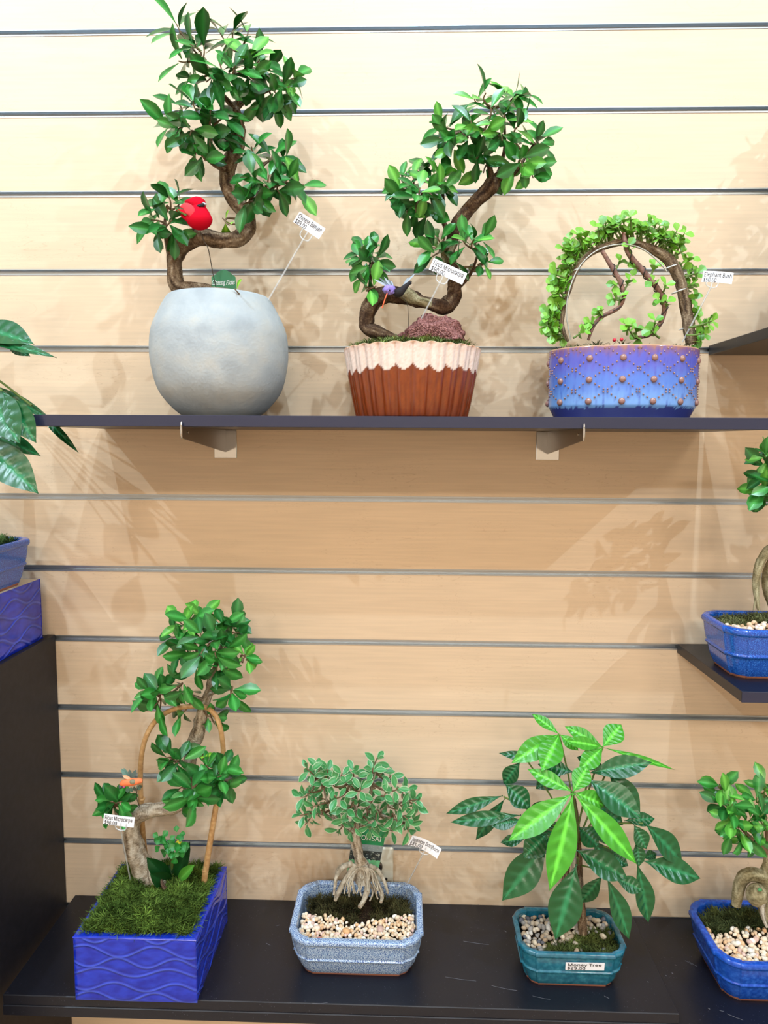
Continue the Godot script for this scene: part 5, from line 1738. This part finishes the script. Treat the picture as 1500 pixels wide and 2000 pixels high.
func money_tree() -> void:
	var at := Vector3(0.3225, DECK, 0.177)
	var pot := bonsai_pot("bonsai_pot", "small teal glazed bonsai pot with a price sticker holding the money tree", at, 0.1005, 0.0655, 0.0785, 0.028, M.glaze_teal, M.glaze_teal, 0.018, 0.010, "glazed bonsai pots with belted walls")
	var mb := Mb.new()
	var s0 := P(1105, 1896, 0.2405)
	var s1 := P(1181, 1894, 0.2405)
	var sw := s1.x - s0.x
	var sh := 0.0165
	var sx := Vector3(1, 0.012, 0).normalized()
	var sy := Vector3(-0.012, 0.985, 0.15).normalized()
	var o := Vector3(s0.x, 0.4345, 0.2376)
	mb.flat_quad(o, o + sx * sw, o + sx * sw + sy * sh, o + sy * sh)
	var back := sx.cross(sy) * -0.0012
	mb.flat_quad(o + back + sy * sh, o + sx * sw + sy * sh + back, o + sx * sw + back, o + back)
	var face := part("price_sticker", mb, M.paper, pot)
	face.set_meta("label", "white sticker reading Money Tree $29.00")
	var tm := Mb.new()
	tm.add(letters("Money Tree", 0.0078, "Droid Sans", sw * 0.86), Transform3D(Basis(sx, sy, sx.cross(sy)), o + sx * sw * 0.06 + sy * 0.0122 + sx.cross(sy) * 0.0005))
	tm.add(letters("$29.00", 0.0078, "Droid Sans", sw * 0.46), Transform3D(Basis(sx, sy, sx.cross(sy)), o + sx * sw * 0.05 + sy * 0.0044 + sx.cross(sy) * 0.0005))
	sub("lettering", tm, M.ink, face)

	var ns := FastNoiseLite.new()
	ns.frequency = 24.0
	ns.seed = 66
	var hf := func(x: float, z: float) -> float: return 0.064 + ns.get_noise_2d(x, z) * 0.003
	var bed := put("soil", bed_mesh(at, 0.08, 0.045, hf).mesh(M.soil, at), self, Transform3D(Basis.IDENTITY, at))
	tag(bed, "dark soil under the money tree's pebbles", "soil", "", "stuff")
	var mossy := func(x: float, z: float) -> bool: return z > 0.014 - x * 0.45 + ns.get_noise_2d(x * 2.0, z * 2.0) * 0.012 and rng.randf() < 0.93
	moss("moss", "olive green moss carpet in the teal money tree pot", at, 0.088, 0.053, 0.014, hf, mossy, 0.0042, 0.75, Vector3(0.055, 0.07, 0.022))
	gravel("river_gravel", "mixed grey and tan river gravel in the teal pot", at, 0.086, 0.052, 0.014, func(x: float, z: float) -> float: return hf.call(x, z) + 0.004, func(x: float, z: float) -> bool: return not mossy.call(x, z), 0.0082, 0.0054, RIVER_TONES)

	var z := 0.175
	var tree := thing("money_tree", "leafy money tree with lime young leaves in the teal pot", "plant", P(1130, 1815, z))
	limb("trunk", [[1138, 1822, z, 9], [1136, 1780, z, 8], [1132, 1720, z, 7], [1130, 1660, z, 6], [1126, 1600, z, 5], [1122, 1560, z, 3]], M.bark_brown, tree, 0.1, 0, 0.0, 70)
	limb("trunk", [[1088, 1812, z + 0.01, 8], [1094, 1770, z + 0.01, 7], [1106, 1700, z, 6], [1112, 1640, z, 4.5], [1114, 1590, z, 3]], M.bark_brown, tree, 0.1, 0, 0.0, 71)
	limb("trunk", [[1112, 1810, z + 0.02, 7], [1116, 1770, z + 0.02, 6], [1120, 1700, z + 0.01, 5], [1124, 1640, z + 0.01, 4]], M.bark_grey, tree, 0.1, 0, 0.0, 72)
	# young lime leaves: base x, y, tip x, y, width, then how far base and tip stand out
	var hub := {}
	for e: Array in [[1119, 1547, 1034, 1504, 30, 0.08, 0.05], [1119, 1547, 1148, 1498, 36, 0.08, 0.05], [1117, 1550, 1001, 1640, 46, 0.085, 0.12], [1119, 1550, 1081, 1735, 52, 0.085, 0.14], [1122, 1550, 1243, 1684, 44, 0.085, 0.12], [1123, 1548, 1182, 1574, 34, 0.08, 0.07],
		[1092, 1434, 1041, 1395, 22, 0.0, -0.03], [1092, 1434, 1008, 1487, 42, 0.0, 0.05], [1092, 1435, 1062, 1500, 48, 0.0, 0.06], [1093, 1434, 1128, 1464, 24, 0.0, 0.02], [1177, 1459, 1106, 1420, 28, 0.01, -0.02], [1177, 1459, 1112, 1448, 26, 0.01, 0.03], [1177, 1459, 1214, 1416, 42, 0.01, -0.02], [1178, 1460, 1318, 1503, 13, 0.01, 0.0], [1177, 1460, 1136, 1502, 36, 0.01, 0.05]]:
		broad_leaf(tree, e, M.leaf_lime, z)
	for e: Array in [[1150, 1510, 1268, 1491, 42, 0.03, 0.05], [1148, 1522, 1250, 1594, 56, 0.05, 0.09], [1186, 1502, 1250, 1588, 44, 0.02, 0.05], [1120, 1508, 1054, 1494, 32, 0.03, 0.02], [982, 1554, 875, 1590, 26, 0.03, 0.02], [1018, 1592, 884, 1608, 28, 0.05, 0.03], [986, 1560, 930, 1642, 28, 0.02, 0.01], [1020, 1602, 958, 1612, 26, 0.05, 0.05], [1054, 1484, 977, 1472, 18, 0.0, -0.02], [1016, 1488, 984, 1532, 32, 0.01, 0.0], [986, 1530, 1034, 1578, 42, 0.01, 0.03], [1071, 1640, 987, 1758, 58, 0.05, 0.08], [1070, 1626, 1026, 1674, 42, 0.06, 0.08], [1126, 1688, 1088, 1832, 60, 0.06, 0.10], [1125, 1660, 1224, 1716, 48, 0.07, 0.09], [1176, 1710, 1135, 1766, 30, 0.04, 0.03], [1185, 1714, 1232, 1834, 40, 0.05, 0.07], [1244, 1686, 1271, 1803, 40, 0.04, 0.05], [1256, 1681, 1368, 1717, 46, 0.04, 0.04], [1260, 1609, 1336, 1686, 48, 0.03, 0.03], [1220, 1603, 1279, 1600, 26, 0.03, 0.02], [1238, 1610, 1263, 1658, 32, 0.05, 0.06], [1244, 1640, 1250, 1692, 26, 0.05, 0.06], [1200, 1714, 1255, 1740, 30, 0.05, 0.06], [1130, 1615, 1168, 1652, 40, 0.06, 0.08], [1026, 1638, 980, 1646, 22, 0.02, 0.02], [1180, 1500, 1130, 1480, 34, -0.02, -0.03], [1160, 1590, 1200, 1650, 44, 0.02, 0.03], [1080, 1560, 1040, 1610, 44, 0.01, 0.02], [1150, 1560, 1215, 1610, 46, 0.0, 0.02], [1100, 1600, 1060, 1660, 44, 0.0, 0.02], [1100, 1500, 1050, 1540, 40, -0.02, -0.01], [1175, 1660, 1225, 1690, 36, 0.0, 0.02], [1258, 1676, 1282, 1668, 20, 0.02, 0.02], [1160, 1640, 1190, 1700, 40, 0.02, 0.03]]:
		broad_leaf(tree, e, M.leaf_pachira, z)
	for e: Array in [[1130, 1650, 1119, 1549, 0.08], [1126, 1610, 1092, 1435, 0.0], [1128, 1610, 1177, 1460, 0.01], [1124, 1640, 1149, 1516, 0.04], [1120, 1630, 1118, 1508, 0.03], [1118, 1640, 984, 1556, 0.025], [1118, 1650, 1019, 1595, 0.05], [1116, 1630, 1030, 1486, 0.0], [1120, 1680, 1071, 1634, 0.055], [1128, 1690, 1126, 1674, 0.06], [1132, 1690, 1182, 1712, 0.045], [1130, 1640, 1250, 1684, 0.04], [1130, 1620, 1256, 1608, 0.03], [1130, 1640, 1185, 1506, 0.01], [1130, 1650, 1160, 1600, 0.02]]:
		var p0 := P(e[0], e[1], z)
		var p1 := P(e[2], e[3], z + e[4])
		wire_path("petiole", [p0, p0.lerp(p1, 0.5) + Vector3(0, 0.008, 0.005), p1], 0.0017, M.twig_green, tree)

func money_tree_on_pedestal() -> void:
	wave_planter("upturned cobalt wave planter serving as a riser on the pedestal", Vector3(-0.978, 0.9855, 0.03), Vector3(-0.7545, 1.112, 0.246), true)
	var at := Vector3(-0.872, 1.112, 0.146)
	bonsai_pot("bonsai_pot", "deep blue bonsai pot standing on the upturned wave planter", at, 0.1285, 0.0925, 0.092, 0.03, M.glaze_blue, M.glaze_blue, 0.02, 0.013, "glazed bonsai pots with belted walls")
	var hf := func(x: float, z: float) -> float: return 0.086 + 0.008 * (1.0 - x * x / 0.013) * (1.0 - z * z / 0.008)
	var bed := put("soil", bed_mesh(at, 0.104, 0.068, hf).mesh(M.moss_bed, at), self, Transform3D(Basis.IDENTITY, at))
	tag(bed, "mossy soil in the deep blue pot on the riser", "soil", "", "stuff")
	moss("moss", "green moss in the deep blue pot on the riser", at, 0.108, 0.074, 0.018, hf, func(_x: float, _z: float) -> bool: return true, 0.0062, 0.9, Vector3(0.05, 0.09, 0.03))
	var base := at + Vector3(-0.03, 0.085, 0.0)
	var tree := thing("money_tree", "large-leaved money tree in the deep blue pot on the pedestal", "plant", base)
	var mb := Mb.new()
	sweep(mb, [v4(base, 0.012), v4(base + Vector3(0.005, 0.15, 0.01), 0.010), v4(base + Vector3(0.0, 0.32, 0.02), 0.008), v4(base + Vector3(-0.01, 0.46, 0.02), 0.006)], 12, 6, 0.1, 2, 0.1, 80)
	part("trunk", mb, M.bark_brown, tree)
	var z := 0.16
	for e: Array in [[-60, 634, 53, 664, 56, 0.06, 0.09], [12, 674, 55, 693, 24, 0.05, 0.05], [-50, 660, 95, 690, 22, 0.08, 0.10], [-40, 745, 28, 856, 66, 0.12, 0.16], [4, 764, 63, 858, 44, 0.13, 0.145], [-40, 840, 68, 884, 34, 0.10, 0.12], [-50, 848, 62, 955, 62, 0.12, 0.15], [62, 792, 147, 878, 16, 0.04, 0.05], [-60, 740, 90, 812, 26, 0.02, 0.03], [-80, 560, -20, 470, 60, 0.05, 0.02], [-90, 620, -170, 560, 60, 0.06, 0.04], [-90, 760, -180, 800, 64, 0.1, 0.12], [-70, 700, -150, 720, 60, 0.1, 0.14], [-80, 860, -150, 960, 60, 0.1, 0.12]]:
		broad_leaf(tree, e, M.leaf_pachira, z)
	for e: Array in [[-60, 634, 0.06], [-50, 660, 0.08], [-40, 745, 0.12], [4, 764, 0.13], [-40, 840, 0.10], [-50, 848, 0.12], [62, 792, 0.04], [-60, 740, 0.02], [-80, 560, 0.05], [-90, 620, 0.06], [-90, 760, 0.1], [-70, 700, 0.1], [-80, 860, 0.1], [12, 674, 0.05]]:
		var p1 := P(e[0], e[1], z + e[2])
		var p0 := base + Vector3(0, 0.40, 0.02)
		wire_path("petiole", [p0, p0.lerp(p1, 0.55) + Vector3(0, 0.012, 0.0), p1], 0.002, M.twig_green, tree)

# ficus with swollen bulb roots
func ginseng_on_deck() -> void:
	var at := Vector3(0.7125, DECK_LOW, 0.158)
	bonsai_pot("bonsai_pot", "bright blue bonsai pot with pale gravel on the lower deck board", at, 0.1295, 0.0925, 0.0915, 0.036, M.glaze_royal, M.glaze_royal, 0.024, 0.0135, "glazed bonsai pots with belted walls")
	var ns := FastNoiseLite.new()
	ns.frequency = 20.0
	ns.seed = 88
	var hf := func(x: float, z: float) -> float: return 0.072 + ns.get_noise_2d(x, z) * 0.003 + 0.016 * exp(-(pow(x + 0.02, 2.0) + pow(z + 0.03, 2.0)) / 0.0022)
	var bed := put("soil", bed_mesh(at, 0.1, 0.064, hf).mesh(M.soil, at), self, Transform3D(Basis.IDENTITY, at))
	tag(bed, "dark soil in the bright blue deck pot", "soil", "", "stuff")
	var mossy := func(x: float, z: float) -> bool: return z < -0.004 + x * 0.05 + ns.get_noise_2d(x * 2.0, 3.0) * 0.015
	moss("moss", "dark dry moss mound in the bright blue deck pot", at, 0.106, 0.070, 0.02, hf, mossy, 0.0042, 0.95, Vector3(0.04, 0.05, 0.02))
	gravel("gravel", "cream gravel in the bright blue deck pot", at, 0.110, 0.074, 0.018, func(x: float, z: float) -> float: return hf.call(x, z) + 0.004, func(x: float, z: float) -> bool: return not mossy.call(x, z), 0.0078, 0.0054, STONE_TONES)
	var z := 0.155
	var tree := thing("ginseng_ficus", "ginseng ficus with swollen bulbous roots in the bright blue pot", "bonsai", P(1490, 1780, z))
	limb("trunk", [[1504, 1800, z + 0.02, 14], [1502, 1770, z + 0.01, 22], [1503, 1735, z, 24], [1503, 1705, z, 18], [1502, 1680, z, 10], [1500, 1660, z, 7]], M.bark_olive, tree, 0.15, 0, 0.0, 90)
	limb("root", [[1438, 1768, z - 0.01, 9], [1441, 1745, z - 0.01, 11], [1448, 1720, z - 0.01, 12], [1464, 1708, z, 13], [1484, 1710, z, 13], [1500, 1718, z, 12]], M.bark_olive, tree, 0.15, 0, 0.0, 91)
	var mb := Mb.new()
	var bp := P(1478, 1748, z + 0.025)
	ball(mb, bp, Vector3(0.019, 0.022, 0.018), 12)
	part("bulb", mb, M.bark_olive, tree)
	limb("root", [[1486, 1752, z + 0.03, 8], [1489, 1775, z + 0.04, 5], [1492, 1795, z + 0.05, 4], [1499, 1812, z + 0.06, 3]], M.bark_grey, tree, 0.2, 0, 0.0, 92)
	limb("root", [[1520, 1730, z, 14], [1545, 1740, z + 0.01, 14], [1556, 1775, z + 0.02, 9]], M.bark_olive, tree, 0.15, 0, 0.0, 93)
	var b1 := [[1500, 1666, z, 6], [1480, 1648, z + 0.01, 4], [1452, 1622, z + 0.02, 3], [1430, 1590, z + 0.02, 2.5], [1416, 1556, z + 0.02, 2], [1404, 1536, z + 0.02, 1.5]]
	var b2 := [[1500, 1664, z, 6], [1498, 1630, z + 0.01, 4], [1494, 1590, z + 0.02, 3], [1490, 1552, z + 0.02, 2]]
	var b3 := [[1501, 1664, z, 6], [1525, 1640, z + 0.01, 4], [1552, 1610, z + 0.02, 3], [1570, 1570, z + 0.02, 2]]
	for b: Array in [b1, b2, b3]:
		limb("branch", b, M.twig, tree, 0.1, 0, 0.0, 94)
	var nodes := nodes_of(b1) + nodes_of(b2) + nodes_of(b3)
	crown(tree, [[1406, 1534, 0.02, 120, 6, 0.95], [1418, 1550, 0.03, 60, 6, 0.95], [1412, 1570, 0.04, 150, 5, 0.95], [1430, 1572, 0.05, 80, 7, 0.95], [1424, 1598, 0.06, 150, 6, 0.95, ["light", "light", "mid"]], [1440, 1612, 0.06, 120, 6, 0.95, ["light", "mid"]], [1428, 1628, 0.05, 190, 5, 1.0, ["light", "mid"]], [1452, 1640, 0.06, 230, 5, 1.0, ["mid", "light"]], [1478, 1640, 0.06, -60, 6, 1.0], [1466, 1600, 0.06, 60, 6, 0.95], [1478, 1560, 0.03, 100, 6, 1.05], [1490, 1590, 0.06, 60, 7, 1.05], [1496, 1535, 0.02, 85, 6, 1.05], [1500, 1620, 0.07, -30, 7, 1.0], [1530, 1560, 0.02, 70, 6, 1.0], [1550, 1590, 0.03, 30, 7, 1.0], [1560, 1630, 0.03, -20, 6, 1.0]],
		z, nodes, ["dark", "mid", "mid", "light"], M.twig_green, 0.95)
	mb = Mb.new()
	ball(mb, P(1484, 1738, z + 0.042), Vector3(0.0042, 0.0036, 0.002), 6)
	part("green_dot_sticker", mb, mat(C(70, 150, 96), 0.5), tree)

func ginseng_on_shelf() -> void:
	var at := Vector3(0.7, 0.983, 0.160)
	bonsai_pot("bonsai_pot", "speckled blue bonsai pot on the short shelf below the studded pot", at, 0.1285, 0.077, 0.094, 0.032, M.glaze_blue, M.glaze_blue, 0.022, 0.012, "glazed bonsai pots with belted walls")
	var ns := FastNoiseLite.new()
	ns.frequency = 20.0
	ns.seed = 99
	var hf := func(x: float, z: float) -> float: return 0.080 + ns.get_noise_2d(x, z) * 0.003 + 0.016 * exp(-(pow(x - 0.0, 2.0) / 0.004 + pow(z + 0.01, 2.0) / 0.0015))
	var bed := put("soil", bed_mesh(at, 0.1, 0.05, hf).mesh(M.soil, at), self, Transform3D(Basis.IDENTITY, at))
	tag(bed, "dark soil in the speckled blue shelf pot", "soil", "", "stuff")
	var mossy := func(x: float, z: float) -> bool: return z < 0.012 + ns.get_noise_2d(x * 2.0, 3.0) * 0.012
	moss("moss", "dry brown and green moss in the speckled blue shelf pot", at, 0.106, 0.056, 0.02, hf, mossy, 0.0045, 0.8, Vector3(0.10, 0.105, 0.045))
	gravel("gravel", "pale cream gravel in the speckled blue shelf pot", at, 0.110, 0.060, 0.018, func(x: float, z: float) -> float: return hf.call(x, z) + 0.004, func(x: float, z: float) -> bool: return not mossy.call(x, z), 0.0078, 0.0054, STONE_TONES)
	var z := 0.155
	var tree := thing("ginseng_ficus", "ficus with arching aerial roots in the speckled blue shelf pot", "bonsai", P(1510, 1180, z))
	limb("root", [[1482, 1192, z + 0.02, 3], [1478, 1170, z + 0.02, 5], [1477, 1140, z + 0.01, 7], [1481, 1110, z + 0.01, 8], [1492, 1085, z, 9], [1510, 1070, z, 10], [1530, 1062, z, 11]], M.bark_olive, tree, 0.2, 0, 0.0, 101)
	limb("root", [[1478, 1168, z + 0.02, 3], [1474, 1180, z + 0.022, 2], [1472, 1192, z + 0.024, 1.5]], M.bark_olive, tree, 0.2, 0, 0.0, 102)
	limb("trunk", [[1515, 1185, z, 14], [1512, 1140, z, 22], [1520, 1100, z, 20], [1530, 1062, z, 13], [1530, 1020, z, 8], [1526, 985, z, 6], [1524, 950, z, 5]], M.bark_olive, tree, 0.15, 0, 0.0, 103)
	limb("root", [[1540, 1070, z, 9], [1560, 1100, z, 8], [1566, 1150, z, 6], [1566, 1190, z, 4]], M.bark_olive, tree, 0.2, 0, 0.0, 104)
	var b1 := [[1526, 985, z, 4], [1508, 965, z + 0.01, 3], [1494, 945, z + 0.02, 2]]
	var b2 := [[1524, 960, z, 4], [1512, 920, z + 0.01, 3], [1502, 890, z + 0.01, 2]]
	var b3 := [[1525, 970, z, 4], [1546, 930, z + 0.01, 3], [1556, 900, z + 0.01, 2]]
	for b: Array in [b1, b2, b3]:
		limb("branch", b, M.twig, tree, 0.1, 0, 0.0, 105)
	var nodes := nodes_of(b1) + nodes_of(b2) + nodes_of(b3)
	crown(tree, [[1498, 878, 0.02, 100, 6, 0.95, ["mid", "light"]], [1494, 892, 0.05, 150, 6, 0.95, ["light", "mid"]], [1490, 912, 0.04, 175, 7, 0.95], [1494, 930, 0.05, 190, 7, 0.95], [1490, 955, 0.06, 170, 6, 1.1, ["mid", "light"]], [1504, 970, 0.06, 215, 6, 1.0, ["mid", "light"]], [1498, 985, 0.04, 225, 5, 1.0], [1515, 940, 0.08, 90, 7, 1.0], [1525, 880, 0.02, 90, 7, 1.0], [1550, 890, 0.02, 60, 7, 1.0], [1560, 930, 0.03, 0, 7, 1.0], [1550, 970, 0.04, -50, 7, 1.0]],
		z, nodes, ["dark", "dark", "mid"], M.twig_green, 0.95)

# a plant on the short shelf beside the frame, whose shade falls on the wall
func ficus_above() -> void:
	var src := get_node("fluted_pot")
	var pot := src.duplicate()
	pot.name = numbered(self, "fluted_pot")
	add_child(pot)
	pot.position = Vector3(0.80, 1.595, 0.147)
	pot.set_meta("label", "fluted brown pot on the short shelf beside the studded pot")
	var tree := get_node("ficus_bonsai").duplicate()
	tree.name = numbered(self, "ficus_bonsai")
	add_child(tree)
	tree.position += Vector3(0.80 - 0.0135, 1.595 - SHELF, 0.0)
	tree.set_meta("label", "leafy ficus bonsai on the short shelf beside the studded pot")
